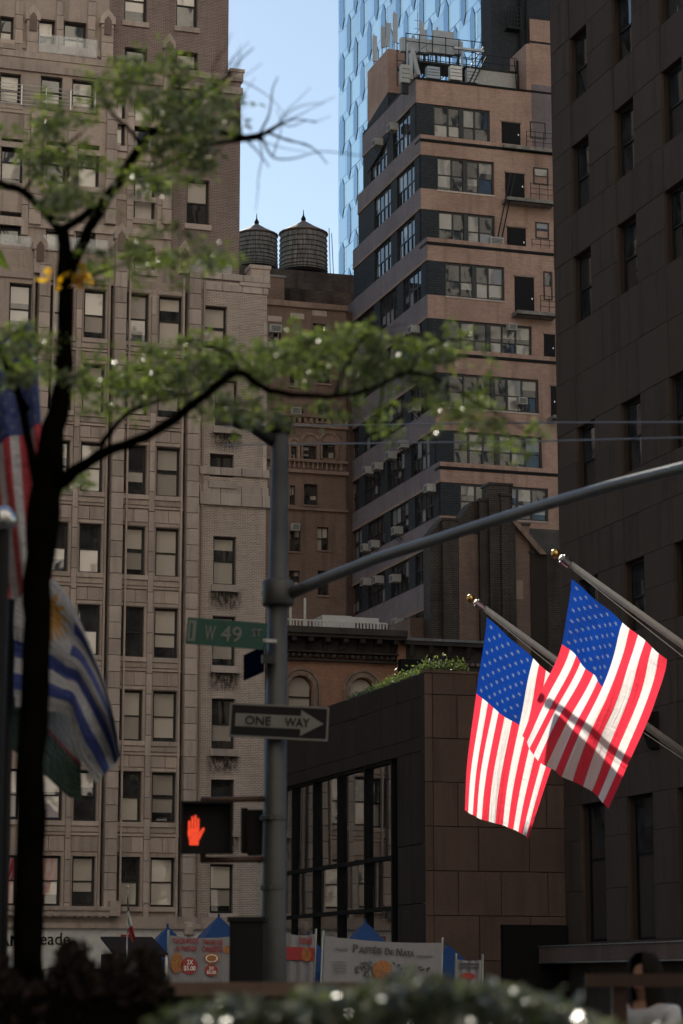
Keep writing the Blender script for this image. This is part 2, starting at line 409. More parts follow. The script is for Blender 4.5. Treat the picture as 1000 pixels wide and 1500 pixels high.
for i in (1, 3, 5):                             # slim mullion piers between a pair of windows
    if i-1 < 0: continue
    a, b = cols[i-1][1]+.06, cols[i][0]-.06
    if i == 1: continue
    a, b = (cols[i-1][1]+cols[i][0])/2-.13, (cols[i-1][1]+cols[i][0])/2+.13
    z = ZB
    while z < Z1-1.4:
        z2 = min(z+bh*1.25, Z1-1.4); block(e, a, b, -.08, z, z2, T, d=.2); z = z2
for i, (a, b) in enumerate(cols[2:]):           # spandrel blocks and sill courses under each window
    for k in range(len(rows)):
        c = rows[k][0]; lo = rows[k-1][1]+.18 if k else ZB
        h = c-.62
        if h-lo < .2: continue
        mid = (a+b)/2+random.uniform(-.12, .12)
        block(e, a-.1, mid, .045, lo, h, T, d=.1); block(e, mid, b+.1, .045, lo, h, T, d=.1)
        block(e, a-.14, b+.14, -.02, h, h+.12, T, d=.12, name='course')
        block(e, a-.14, b+.14, .03, h+.16, c-.2, T, d=.1, name='course')
        block(e, a-.1, b+.1, .06, rows[k][1]+.01, rows[k][1]+.17, T, d=.1, name='lintel')
# buff brick wing to the right with single windows
bw = [(bcol[0], bcol[1], r0+(-.25), r1-.25) for r0, r1 in rows]
sm = LB.rect(308, 343, 665, 706); bw[5] = (sm[0], sm[1], sm[2], sm[3])
up = LB.rect(298, 333, 448, 512); bw[7] = up
mb = MB(); holes_wall(mb, XP, XE, ZB, Z1-.55, bw, 0, .55); mb.quad((XE, 0, 0), (XE, .6, 0), (XE, .6, Z1-.5), (XE, 0, Z1-.5))
mb.build('brick_wall', M['brick_l'], e)
for a, b, c, d in bw: window(e, a, b, c, d, .02, M['frame'], M['pane_l'], sill=M['trim'], sillh=.3, sillout=.2)
for (py0, py1, out) in ((742, 724, .16), (728, 712, .1), (698, 686, .14), (412, 402, .12), (428, 416, .05)):
    z0, z1 = LB.fr(340, py0)[1], LB.fr(340, py1)[1]
    x = XP+.02
    while x < XE+out-.05:
        x2 = min(x+.95, XE+out); block(e, x, x2, -out, z0, z1, M['trim'], d=out+.1, name='course'); x = x2
q0, q1 = LB.fr(340, 712)[1], LB.fr(340, 700)[1]
MB().box(XP, XE+.05, -.05, .1, q0, q1).build('frieze', M['brick_l'], e)
for k in range(11):                             # pale corner quoin edge blocks
    z0 = LB.fr(395, 690)[1]+k*.62; block(e, XE-.16, XE+.03, -.02, z0, z0+.6, M['trim'], d=.3)
MB().box(XE-1.3, XE+.12, -.1, .5, Z1-.6, Z1-.42).box(XP-.3, XE-.6, -.05, .4, Z1-.6, Z1-.5).build('parapet_coping', M['trim'], e)
MB().box(XE-.8, XE+.1, -.08, .7, Z1-.42, Z1+.25).box(XE-.85, XE+.15, -.13, .75, Z1+.25, Z1+.42).build('parapet_pier', M['terra'], e)
# soot under the sills of the brick wing
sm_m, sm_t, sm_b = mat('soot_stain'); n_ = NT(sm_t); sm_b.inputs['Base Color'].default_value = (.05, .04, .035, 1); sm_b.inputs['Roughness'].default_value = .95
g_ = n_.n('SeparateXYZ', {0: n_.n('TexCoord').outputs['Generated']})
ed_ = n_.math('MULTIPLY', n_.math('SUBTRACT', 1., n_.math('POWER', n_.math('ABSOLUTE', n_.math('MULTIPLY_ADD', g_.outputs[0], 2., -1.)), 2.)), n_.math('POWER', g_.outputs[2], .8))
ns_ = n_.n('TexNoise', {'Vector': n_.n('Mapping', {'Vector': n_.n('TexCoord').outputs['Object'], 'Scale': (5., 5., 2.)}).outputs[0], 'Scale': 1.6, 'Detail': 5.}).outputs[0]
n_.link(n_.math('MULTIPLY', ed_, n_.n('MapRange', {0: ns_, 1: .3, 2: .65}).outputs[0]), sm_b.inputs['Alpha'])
for a, b, c, d in bw:
    MB().box(a-.25, b+.3, -.004, -.002, c-1.15, c-.3).build('soot_stain', sm_m, e)
# shop floor: balcony of pointed arches, sign band
zs0, zs1 = LB.fr(120, 1408)[1], LB.fr(120, 1360)[1]
MB().box(-14, XE, -.15, .5, .15, zs0-.3).build('shopfront', M['pane_r'], e)
MB().box(-14, XE, -.3, .5, zs0-.3, zs1).build('sign_band', M['white'], e)
MB().box(-14, XE+.1, -.5, .5, zs1, zs1+.22).box(-14, XE+.05, -.35, .5, zs1+.22, zs1+.5).build('cornice', M['terra_w'], e)
xb = LB.fr(168, 1320)[0]
mb = MB(); mb.box(-14, xb, -.75, .2, zs1+.5, zs1+.62).box(-14, xb, -.7, -.5, zs1+.62, ZB+.55).box(-14, xb+.05, -.78, .1, ZB+.55, ZB+.72)
mb.box(xb-.35, xb+.08, -.8, .2, zs1+.5, ZB+.95)
mb.build('balcony', M['terra_w'], e)
x = -12.
while x < xb-.4:                                # pointed arch panels of the balcony front
    h0, h1 = zs1+.68, ZB+.42; w_ = .24
    MB().prism([(x, h0), (x+.05, h0), (x+.05, h1-.16), (x+w_/2, h1-.03), (x+w_-.05, h1-.16), (x+w_-.05, h0), (x+w_, h0), (x+w_, h1-.1), (x+w_/2, h1+.06), (x, h1-.1)], -.74, -.69).build('balcony_arch', M['terra'], e)
    x += .3
MB().box(XP-.5, XP-.05, -.42, .1, zs1+.2, ZB+.1).lathe(((2*XP-.55)/2, -.3, ZB-.2), [(.0, -.3), (.24, -.2), (.27, .1), (.2, .3), (0, .36)], 10).build('corbel', M['terra'], e)
MB().box(XP-2.6, XE, -.25, .3, zs1+.5, ZB-.02).build('base_course', M['terra_w'], e)
# upper storeys
def pxwins(lst, y, fm=M['frame'], pm=M['pane_l'], sill=M['terra']):
    out = []
    for r in lst:
        q = LB.rect(*r, y); out.append(q); window(e, *q, y+.02, fm, pm, sill=sill, sillh=.22)
    return out
u2 = [(197, 228, 255, 321), (197, 228, 150, 214), (197, 228, 362, 396), (274, 307, 263, 329), (276, 307, 168, 226), (2, 35, 203, 268), (68, 98, 207, 270), (114, 146, 212, 274),
      (0, 32, 310, 357), (68, 97, 317, 361), (112, 141, 326, 362), (0, 31, 107, 152), (60, 92, 112, 154), (106, 139, 117, 158), (-36, -8, 203, 268), (171, 184, 145, 214)]
h2 = [LB.rect(*r, Y2) for r in u2]
XB2 = LB.fr(252, 240, Y2)[0]
mb = MB(); holes_wall(mb, -14, XB2, Z1-1.3, Z2, h2, Y2, .5); mb.build('upper_wall', M['terra_w'], e)
mb = MB(); holes_wall(mb, XB2, XE2, Z1-1.3, Z2, h2, Y2-.001, .5); mb.quad((XE2, Y2, Z1-1), (XE2, Y2+.6, Z1-1), (XE2, Y2+.6, Z2), (XE2, Y2, Z2)); mb.build('upper_brick_wall', M['brick_u'], e)
for q in h2: window(e, *q, Y2+.02, M['frame'], M['pane_l'], sill=M['terra'], sillh=.25)
u3 = [(0, 21, 24, 64), (56, 81, 28, 74), (94, 127, 32, 80), (183, 216, -35, 32), (259, 290, -28, 40), (183, 216, 70, 112), (258, 290, 76, 118), (-30, -8, 22, 60), (94, 127, -70, -22), (56, 81, -74, -26), (0, 21, -80, -34)]
h3 = [LB.rect(*r, Y3) for r in u3]
XB3 = LB.fr(160, 50, Y3)[0]
mb = MB(); holes_wall(mb, -14, XB3, Z2-1, Z3, h3, Y3, .5); mb.build('top_wall', M['terra_w'], e)
mb = MB(); holes_wall(mb, XB3, XE3, Z2-1, Z3, h3, Y3-.001, .5); mb.quad((XE3, Y3, Z2-1), (XE3, Y3+.6, Z2-1), (XE3, Y3+.6, Z3), (XE3, Y3, Z3)); mb.build('top_brick_wall', M['brick_u'], e)
for q in h3: window(e, *q, Y3+.02, M['frame'], M['pane_l'], sill=M['terra'], sillh=.25)
def pier(px0, px1, pytop, pybot, y, out, finial=True, step=None):
    """block pier with a small gabled finial"""
    pm_ = (pytop+pybot)/2
    a, b = LB.fr(px0, pm_, y)[0], LB.fr(px1, pm_, y)[0]; z0, z1 = LB.fr(px0, pybot, y)[1], LB.fr(px0, pytop, y)[1]
    zt = z1-.7 if finial else z1
    z = z0
    while z < zt-.02:
        z2 = min(z+bh, zt); block(e, a, b, y-out, z, z2, T, d=out+.1); z = z2
    if finial:
        m_ = (a+b)/2; w_ = (b-a)/2+.07
        MB().prism([(m_-w_, zt), (m_+w_, zt), (m_+w_, zt+.32), (m_, zt+.75), (m_-w_, zt+.32)], y-out-.06, y+.05).build('finial', T, e)
        MB().prism([(m_-.17, zt-.55), (m_+.17, zt-.55), (m_+.17, zt+.15), (m_, zt+.38), (m_-.17, zt+.15)], y-out-.085, y-out-.04).build('finial_niche', TD, e)
for p_ in ((98, 111), (186, 196), (230, 241), (33, 43)): pier(p_[0], p_[1], 165, 345, Y2, .12, False)
for p_ in ((82, 93), (22, 34), (128, 140)): pier(p_[0], p_[1], -60, 150, Y3, .12, False)
pier(49, 66, 345, 402, 0, .3); pier(168, 184, 330, 402, 0, .3)
pier(262, 276, 355, 402, 0, .25); pier(43, 61, 165, 330, Y2, .25, False); pier(154, 170, 160, 330, Y2, .3, False)
pier(238, 252, 52, 330, Y2, .25); pier(37, 54, 12, 150, Y3, .4); pier(146, 164, 18, 150, Y3, .4)
for py0, py1, y, out in ((352, 340, Y2, .1), (240, 232, Y2, .06), (300, 292, Y2, .05), (128, 118, Y2, .12), (96, 86, Y3, .08), (190, 182, Y2, .06)):
    z0, z1 = LB.fr(250, py0, y)[1], LB.fr(250, py1, y)[1]
    xr = XE2+.08 if (y == Y2 and py0 < 130) else (XB2 if y == Y2 else XB3)
    MB().box(-13, xr, y-out, y+.05, z0, z1).build('string_course', M['terra'], e)
MB().box(XE2-.5, XE2+.1, Y2-.1, Y2+.8, Z2, Z2+.45).box(XE2-.56, XE2+.16, Y2-.15, Y2+.85, Z2+.45, Z2+.6).build('parapet_pier', T, e)
MB().box(-13, XE2, Y2-.05, Y2+.35, Z2, Z2+.3).build('parapet', M['terra_w'], e)
# terrace parapet of the lower block and its glass balustrades
zpar = LB.fr(100, 372)[1]
mb = MB().box(-14, LB.fr(184, 380)[0], .0, .4, Z1-1.1, zpar)
x = -13.
while x < LB.fr(150, 380)[0]: mb.box(x, x+.08, -.03, .02, zpar-.75, zpar-.12); x += .22
mb.build('terrace_parapet', M['terra_w'], e)
gm, gt_, gb = mat('balustrade_glass'); gb.inputs['Base Color'].default_value = (.8, .85, .84, 1); gb.inputs['Roughness'].default_value = .03
gb.inputs['Alpha'].default_value = .28; gb.inputs['IOR'].default_value = 1.8
NT(gt_).link(NT(gt_).math('MULTIPLY_ADD', NT(gt_).n('TexNoise', {'Scale': 2.}).outputs[0], .1, .22), gb.inputs['Alpha'])
M['bglass'] = gm
def balustrade(px0, px1, py0, py1, y, n, label, rails=False):
    a, b, z0, z1 = LB.rect(px0, px1, py0, py1, y); t = link('balustrade', None, e)
    for i in range(n):
        xa, xb_ = a+(b-a)*i/n+.03, a+(b-a)*(i+1)/n-.03
        if not rails: MB().box(xa, xb_, y-.012, y+.012, z0, z1).build('glass_panel', M['bglass'], t)
    for i in range(n+1):
        x = a+(b-a)*i/n; mb = MB().box(x-.025, x+.025, y+.012, y+.06, z0-.05, z1*1.0+.02)
        mb.build('post', M['silver'] if rails else M['galv'], t)
    if rails:
        for k in range(6): MB().box(a, b, y, y+.02, z0+(z1-z0)*k/5-.012, z0+(z1-z0)*k/5+.012).build('rail', M['galv'], t)
balustrade(57, 159, 348, 368, .12, 4, ''); balustrade(0, 46, 345, 360, .12, 2, '')
balustrade(58, 142, 54, 80, Y3-.9, 3, ''); balustrade(-4, 140, 128, 156, Y2-.2, 4, '', True)
balustrade(277, 340, 378, 402, .12, 3, '')
# sign lettering over the shops
def text(s, w, h, mt, parent, loc, rx=math.pi/2, rz=0, ext=.006, name='lettering', bold=0., rot=None):
    cu = bpy.data.curves.new('t', 'FONT'); cu.body = s; cu.extrude = ext; cu.offset = bold; cu.resolution_u = 3
    o = bpy.data.objects.new('t', cu); C.objects.link(o)
    dg = bpy.context.evaluated_depsgraph_get(); me = bpy.data.meshes.new_from_object(o.evaluated_get(dg))
    bpy.data.objects.remove(o); bpy.data.curves.remove(cu)
    vs = [v.co for v in me.vertices]
    x0, x1 = min(v.x for v in vs), max(v.x for v in vs); y0, y1 = min(v.y for v in vs), max(v.y for v in vs)
    for v in me.vertices:
        v.co = Vector(((v.co.x-x0)/(x1-x0)*w, -v.co.z, (v.co.y-y0)/(y1-y0)*h))
    me.materials.clear(); me.materials.append(mt); me.name = name
    return link(name, me, parent, loc, rz)
q = LB.rect(-38, 46, 1370, 1386, -.3); text('DUANE', q[1]-q[0], q[3]-q[2], M['black'], e, (q[0], -.33, q[2]), bold=.02, ext=.02)
q = LB.rect(50, 103, 1366, 1384, -.3); text('reade', q[1]-q[0], q[3]-q[2], M['black'], e, (q[0], -.33, q[2]), ext=.02)
M['red'] = plain('sign_red', (.28, .015, .02), .45); M['signwhite'] = plain('sign_white', (.7, .7, .68), .5)
q = LB.rect(177, 191, 1369, 1388, -.3); s7 = MB().box(q[0], q[1], -.4, -.302, q[2], q[3]).build('shop_sign', M['red'], e)
text('7', (q[1]-q[0])*.5, (q[3]-q[2])*.66, M['signwhite'], s7, (q[0]+(q[1]-q[0])*.25, -.405, q[2]+(q[3]-q[2])*.18), bold=.03)

# ------------------------------------------------------------------ brick apartment tower with black window bands
BT = Bld('apartment_tower', 'stepped orange brick tower with black window bands and roof antennas', 'tower', 650, 150)
e = BT.e
# tiers: front plane y steps back as the tower rises; x=0 is the side wall
def fy_for(px, py):                              # front plane whose corner with x=0 shows at this pixel
    return BT.lf(px, py, 0.)[0]
fl = [(708, 757), (632, 682), (548, 598), (470, 521), (386, 436), (312, 361), (233, 282), (158, 210)]   # window bands, lowest first
cor = [(649, 735), (638, 640), (637, 575), (626, 490), (625, 410), (616, 335), (614, 255), (609, 160)]
ribx = [(673, 802, 6), (663, 793, 6), (655, 788, 6), (652, 778, 6), (651, 738, 4), (641, 724, 4), (639, 723, 4), (634, 717, 4)]
fy = [fy_for(*c) for c in cor]
fy = [0., fy[1], fy[1], fy[3], fy[3], fy[5], fy[5], fy[7]]
ZR = BT.fr(609, 116, fy[7])[1]
XR = 11.2
bz = []
for i, (a, b) in enumerate(fl):
    y = fy[i]; pxm = (ribx[i][0]+ribx[i][1])/2 if i < 4 else 680
    bz.append((BT.fr(680, b, y)[1], BT.fr(680, a, y)[1]))
bz[-1] = (bz[-1][0], bz[-1][1])
tops = [bz[i+1][0] for i in range(7)] + [ZR+.0]     # each storey reaches to the next band's sill
# dark storeys' far ends on the side wall
ends_px = [(482, 810), (495, 720), (496, 660), (505, 570), (511, 490), (517, 415), (524, 330), (531, 245)]
endy = [BT.lf(p, q_, 0.)[0] for p, q_ in ends_px]
topend = BT.lf(541, 190, 0.)[0]
for i in range(8):
    z0 = bz[i][0]-.02 if i else 0.
    MB().box(.45, XR, fy[i]+.45, endy[i]-.05, z0 if i else 0, tops[i]+(.0 if i < 7 else -.9)).build('core', M['brick_t'], e)
MB().box(.45, XR, -.0+.5, 30, 0, bz[0][0]).build('base', M['brick_t'], e)
LWX = {}
for i in range(8):
    y = fy[i]; z0, z1 = bz[i]; zt = tops[i]
    px0, px1, nx = ribx[i]
    a, b, _, _ = BT.rect(px0, px1, fl[i][0], fl[i][1], y)
    # black glazed brick next to the corner
    mb = MB().box(.0, a, y, y+.3, z0, z1); mb.build('dark_brick_panel', M['brick_k'], e)
    # orange brick spandrel band and pier
    mb = MB(); mb.box(0, XR, y-.001, y+.35, z1, zt).box(b, XR, y, y+.35, z0, z1)
    if i == 0: mb.box(0, XR, y, y+.35, 0, z0)
    mb.build('brick_band', M['brick_t'], e)
    window(e, a, b, z0, z1, y, M['frame_b'], M['pane_t'], nx=nx, fw=.13, inset=.14, rail=.47)
    xm_ = (a+b)/2; MB().box(xm_-.16, xm_+.16, y+.1, y+.2, z0+.05, z1-.05).build('wide_mullion', M['frame_b'], e)
    MB().box(a, b, y-.06, y+.1, z0-.1, z0).build('window_sill', M['galv'] if i in (1, 3) else M['trim'], e)
    if i in (1, 3, 5, 7):                         # terrace ledge where the front steps back
        yp = fy[i-1]
        if yp < y-.1:
            MB().box(-.06, XR, yp-.06, y+.2, z0-.5, z0-.3).build('ledge', M['black'], e)
            MB().box(-.0, XR, yp, y+.2, z0-.5-(0.4), z0-.5).build('ledge_band', M['brick_t'], e)
MB().box(-.08, XR-.6, fy[7]-.08, fy[7]+.35, ZR, ZR+.14).box(-.08, .35, fy[7], endy[7]-.1, ZR, ZR+.14).build('roof_coping', M['black'], e)
# side wall: spandrel bands and dark window strips receding to the left
hh = bz[3][0]-bz[2][0]
sz = list(bz)
zlow = bz[0][0]
k = 1
extra = []
while True:
    z0 = bz[0][0]-hh*k
    if z0 < 2: break
    extra.append((z0, z0+(bz[0][1]-bz[0][0]))); k += 1
side = [(z0, z1, fy[0], endy[0]) for z0, z1 in extra[::-1]] + [(bz[i][0], bz[i][1], fy[i], endy[i]) for i in range(8)]
nwin = 0
for j, (z0, z1, ya, yb) in enumerate(side):
    zt = side[j+1][0] if j+1 < len(side) else ZR
    zt_y0 = ya if j+1 >= len(side) else max(ya, side[j+1][2])
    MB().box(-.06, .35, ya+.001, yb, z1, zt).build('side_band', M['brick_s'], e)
    MB().box(-.075, .0, ya-.02, yb, z1-.02, z1+.16).build('band_edge', M['trim_b'], e)
    # openings: start a bit back from the corner
    L = yb-ya; hs = []
    y = ya+1.3
    while y+3.0 < yb-.8:
        wl = 3.6 if (y+4.4 < yb) else yb-y-.9
        hs.append((y, y+wl, z0+.06, z1-.04)); y += wl+1.35
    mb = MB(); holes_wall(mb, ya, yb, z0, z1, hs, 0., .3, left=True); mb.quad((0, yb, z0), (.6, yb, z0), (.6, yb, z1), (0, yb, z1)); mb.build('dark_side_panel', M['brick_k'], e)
    if z1 > 14:
        for h in hs: window(e, *h, 0., M['frame_b'], M['pane_ts'], nx=4, left=True, fw=.09, inset=.1, rail=.47); nwin += 1
    MB().box(.3, .5, yb-.3, yb+.02, z0, zt).build('end_pier', M['brick_s'], e)
    LWX[j] = hs
    
# roof bulkhead of brick on the side wall
ya = BT.lf(568, 130, 0.)[0]; yb = BT.lf(538, 150, 0.)[0]; zb1 = BT.lf(568, 71, 0.)[1]; YBO = ya-fy[7]
mb = MB(); mb.xprism([(ya, ZR-1.2), (yb, ZR-3.0), (yb, zb1), (ya+.2, zb1), (ya, zb1)], -.03, 2.3); mb.build('bulkhead', M['brick_t'], e)
MB().xprism([(ya-.01, ZR-2.2), (yb+.02, ZR-3.2), (yb+.02, ZR+.4), (ya-.01, ZR+1.2)], -.05, 2.33).build('bulkhead_dark_base', M['brick_k'], e)
MB().box(.4, XR-.3, fy[7]+.4, endy[7]-.2, ZR-1.0, ZR-.7).build('roof', M['roofing'], e)
# right-hand stair wing: doors, landings, small windows
yw = fy[7]-.02
xw0 = BT.fr(770, 100, yw)[0]; zw1 = BT.fr(785, 66, yw)[1]
MB().box(xw0, xw0+5, yw, yw+3, ZR-6.5, zw1).build('stair_wing', M['brick_t'], e)
MB().box(xw0+.35, xw0+5, yw-.02, yw+.4, ZR-4, ZR+.6).build('stair_wing_patch', M['brick_s'], e)
door_px = [(734, 761, 180, 219, 7), (739, 767, 254, 295, 6), (742, 769, 334, 377, 5), (753, 781, 406, 460, 4), (796, 812, 490, 533, 3), (806, 814, 566, 612, 2)]
for k, (p0, p1, q0, q1, i) in enumerate(door_px):
    y = fy[i]; a, b, z0, z1 = BT.rect(p0, p1, q0, q1, y)
    d = MB().box(a, b, y-.05, y+.02, z0, z1).build('door', M['black'], e)
    MB().box(b-.2, b-.12, y-.09, y-.05, z0+1., z0+1.12).build('door_handle', M['silver'], d)
    MB().box(a-.08, b+.08, y-.08, y+.02, z1, z1+.09).build('door_head', M['trim_b'], e)
    xr = BT.fr(806, 400, y)[0]
    sl = MB().box(a-.25, xr, y-1.05, y, z0-.32, z0-.06).build('balcony', M['concrete'], e)
    MB().box(a-.3, xr, y-1.1, y-.98, z0-.36, z0-.3).build('balcony_edge', M['black'], sl)
    for zz in (.32, .7, 1.05): MB().box(b+.05, xr, y-1.03, y-1.0, z0+zz-.015, z0+zz+.015).build('rail', M['iron'], sl)
    x = b+.05
    while x < xr: MB().box(x-.018, x+.018, y-1.03, y-.995, z0-.1, z0+1.08).build('post', M['iron'], sl); x += .62
    for zz in (.3, .85): MB().tube([(a-.22, y-1.0, z0+zz+.12), (a-.02, y-.1, z0+zz)], .025, 6).build('side_rail', M['iron'], sl)
for (p0, p1, q0, q1, i) in ((775, 798, 179, 204, 7), (780, 802, 246, 271, 6), (783, 803, 326, 350, 5), (795, 808, 398, 440, 4)):
    y = fy[i]; window(e, *BT.rect(p0, p1, q0, q1, y), y-.29, M['frame_b'], M['pane_t'], nx=1, fw=.09)
MB().tube([at(729, 330, 145), ], .03) if False else None
p0, p1 = BT.fr(724, 352, fy[5]), BT.fr(740, 260, fy[5])
MB().tube([(p0[0], fy[5]-.5, p0[1]), (p1[0], fy[5]-.9, p1[1])], .05, 6).tube([(p0[0]+.3, fy[5]-.5, p0[1]), (p1[0]+.3, fy[5]-.9, p1[1])], .05, 6).build('drop_ladder', M['iron'], e)

# air conditioners hanging out of the windows
_ac = {}
def aircon(pos, rz, label, group, w=.62, d=.5, h=.42, bracket=True):
    t = thing('air_conditioner', label, 'air conditioner', pos, rz, group)
    if 'm' not in _ac:
        _ac['m'] = MB().box(-.5, .5, -1, 0, 0, 1).mesh('housing', M['acgrey'])
        g_ = MB()
        for k in range(5): g_.box(-.4, .4, -1.03, -.99, .14+.15*k, .22+.15*k)
        _ac['g'] = g_.mesh('grille', M['acdark'])
        _ac['b'] = MB().tube([(-.35, -.85, 0), (-.35, .02, -.9)], .04, 5).tube([(.35, -.85, 0), (.35, .02, -.9)], .04, 5).mesh('bracket', M['iron'])
    for nm, kk in (('housing', 'm'), ('grille', 'g')) + ((('bracket', 'b'),) if bracket else ()):
        link(nm, _ac[kk], t, (0,0,0), 0, (w, d, h))
    return t
LAB = 'box air conditioner hanging from a side window of the brick tower'
GRP = 'air conditioners on the side wall of the tower'
def ac_left(px, py, label=LAB, group=GRP, w=.75):
    y, z = BT.lf(px, py, -.08); p = BT.wor(-.08, y, z-.25); aircon(p, PSI-math.pi/2, label, group, w, .6, .5)
for px, py in ((580, 188), (558, 210), (611, 484), (613, 598), (558, 684), (544, 690), (578, 668), (596, 652), (587, 778), (553, 798), (541, 803), (584, 848+0), (541, 853), (559, 850), (635, 716), (588, 912)):
    ac_left(px, py)
for px, py, i in ((746, 481, 3), (761, 589, 2)):
    x, z = BT.fr(px, py, fy[i]); p = BT.wor(x, fy[i]-.05, z-.25); aircon(p, PSI, 'box air conditioner in a front window band of the brick tower', 'air conditioners on the front of the tower', .6, .5, .45)
x, z = BT.fr(721, 359, fy[5]); aircon(BT.wor(x, fy[5]-.4, z-.28), PSI, 'large white condenser unit on a ledge beside a black tower door', 'air conditioner', .95, .4, .6, False)

# rooftop aerials and plant of the tower
def rooft(name, label, cat, px, py, yoff, group=None):
    y = fy[7]+yoff; x, z = BT.fr(px, py, y); return thing(name, label, cat, BT.wor(x, y, z), PSI, group), x, y, z
def zpx(px, py, yoff): return BT.fr(px, py, fy[7]+yoff)[1]
AL = 'tall narrow grey panel antenna clamped to a pipe on the tower roof'
for px, p0, p1, yo, w_, lean in ((548, 53, 90, YBO+6.5, .3, 0), (560, 40, 70, YBO+2.2, .26, .0), (566, 34, 68, YBO+1.6, .3, .14), (578, 20, 62, YBO+.5, .3, 0), (617, 34, 58, 4.0, .3, 0)):
    z0, z1 = zpx(px, p1, yo), zpx(px, p0, yo); t, x, y, z = rooft('panel_antenna', AL, 'antenna', px, p1, yo, 'panel antennas on the tower roof')
    MB().prism([(-w_/2, 0), (w_/2, 0), (w_/2+lean, z1-z0), (-w_/2+lean, z1-z0)], -.1, .08).build('radome', M['antenna'], t)
    MB().tube([(0, .18, -2.2), (0, .18, z1-z0+.25)], .045, 8).build('mast_pipe', M['galv'], t)
    MB().box(-.06, .06, .06, .2, .3, .38).box(-.06, .06, .06, .2, z1-z0-.5, z1-z0-.42).build('clamp', M['galv'], t)
for px, q0, q1, w_, lean, yo in ((601, 78, 116, .2, 0, 1.2), (612, 70, 110, .26, -.5, 1.4)):
    z0, z1 = zpx(px, q1, yo), zpx(px, q0, yo); t, x, y, z = rooft('leaning_antenna', 'grey panel antenna just behind the roof parapet' + (' leaning to one side' if lean else ' standing upright'), 'antenna', px, q1, yo)
    MB().prism([(-w_/2-lean/2*0, 0), (w_/2, 0), (w_/2+lean, z1-z0), (-w_/2+lean, z1-z0)], -.1, .08).build('radome', M['antenna'], t)
    MB().tube([(0, .16, -.8), (lean, .16, z1-z0)], .04, 6).build('mast_pipe', M['galv'], t)
for px, q0, q1, hw, yo, lab, mm in ((607, 58, 78, 1.05, 3.2, 'wide grey equipment panel on the tower roof rack', 'antenna'), (648, 47, 80, .75, 3.4, 'tallest square grey equipment panel on the tower roof rack', 'antenna'),
                                   (664, 60, 80, .5, 3.6, 'small square grey panel beside the tallest roof panel', 'antenna'), (632, 60, 78, .45, 3.1, 'narrow ribbed grey panel in the middle of the roof rack', 'antenna'),
                                   (633, 99, 116, .45, 1.2, 'blue grey equipment cabinet standing behind the roof parapet', 'cabinet'), (666, 98, 118, .42, 1.3, 'pale banded equipment cabinet standing behind the roof parapet', 'white'),
                                   (592, 96, 122, .3, .6, 'beige equipment box beside the roof bulkhead', 'acgrey'), (690, 102, 122, .4, 1.5, 'slim grey equipment cabinet beside the grey roof hut', 'antenna')):
    z0, z1 = zpx(px, q1, yo), zpx(px, q0, yo); t, x, y, z = rooft('equipment_cabinet', lab, 'cabinet', px, q1, yo)
    h = z1-z0
    MB().box(-hw, hw, -.2, .25, 0, h).build('housing', M[mm], t)
    mb = MB()
    for k in range(1, 4): mb.box(-hw*.92, hw*.92, -.215, -.2, h*k/4-.02, h*k/4+.02)
    if q1 > 95: mb.build('vent_slats', M['acdark'], t)
    if q1 < 95: MB().box(-hw*.7, -hw*.7+.08, 0, .08, -1.6, 0).box(hw*.7-.08, hw*.7, 0, .08, -1.6, 0).build('leg', M['iron'], t)
    else: MB().box(-hw*.8, hw*.8, -.1, .15, -.75, 0).build('plinth', M['iron'], t)
t, x, y, z = rooft('roof_rack', 'steel rack with railings carrying antennas on the tower roof', 'steel rack', 640, 92, 3.0)
mb = MB(); L0, L1 = -2.4, 3.4
for zz in (0, .5, 1.2, 1.75):
    mb.tube([(L0, -.3, zz), (L1, -.3, zz)], .03, 6).tube([(L0, 1.6, zz), (L1, 1.6, zz)], .03, 6)
mb.build('rail', M['iron'], t)
for k in range(7):
    xx = L0+(L1-L0)*k/6; MB().tube([(xx, -.3, -1.4), (xx, -.3, 1.8)], .035, 6).build('post', M['iron'], t); MB().tube([(xx, 1.6, -1.4), (xx, 1.6, 1.8)], .035, 6).build('post', M['iron'], t)
MB().box(L0, L1, -.35, 1.7, -.25, -.1).build('platform', M['iron'], t)
MB().box(1.0, 3.2, -.6, -.4, .95, 1.1).build('cable_tray', M['galv'], t)
mb = MB()
for k in range(16):
    x0 = random.uniform(-2.2, 2.6); mb.tube([(x0, -.2, -.3), (x0+random.uniform(-.3, .3), -.4, -.9), (x0+random.uniform(-.5, .5), -.1, -1.5)], .035, 5)
mb.build('cable', M['black'], t)
mb = MB().tube([(1.8, -.5, -.9), (3.2, -.5, 1.35)], .05, 6).tube([(-2.3, -.5, -.1), (-.9, -.7, 1.0)], .045, 6); mb.build('bright_brace', M['galv'], t)
for px, q0, q1, yo, w_ in ((596, 64, 112, 2.0, .16), (604, 52, 84, 3.6, .18), (623, 44, 74, 3.8, .2), (640, 40, 66, 4.2, .16), (676, 62, 100, 2.6, .16)):
    z0, z1 = zpx(px, q1, yo), zpx(px, q0, yo); t, x, y, z = rooft('pipe_antenna', 'slim grey rod antenna among the equipment panels on the tower roof', 'antenna', px, q1, yo, 'rod antennas on the tower roof')
    MB().tube([(0, 0, 0), (0, 0, z1-z0)], w_/2, 8).build('radome', M['antenna'], t); MB().tube([(0, .1, -1.4), (0, .1, (z1-z0)*.5)], .04, 6).build('mast_pipe', M['galv'], t)
t, x, y, z = rooft('whip_aerial', 'thin whip aerial rising highest above the tower roof', 'aerial', 611, 70, 4.0)
MB().tube([(0, 0, -2), (0, 0, 2.6)], .03, 6).tube([(0, 0, 2.6), (0, 0, 3.6)], .015, 5).build('mast', M['galv'], t)
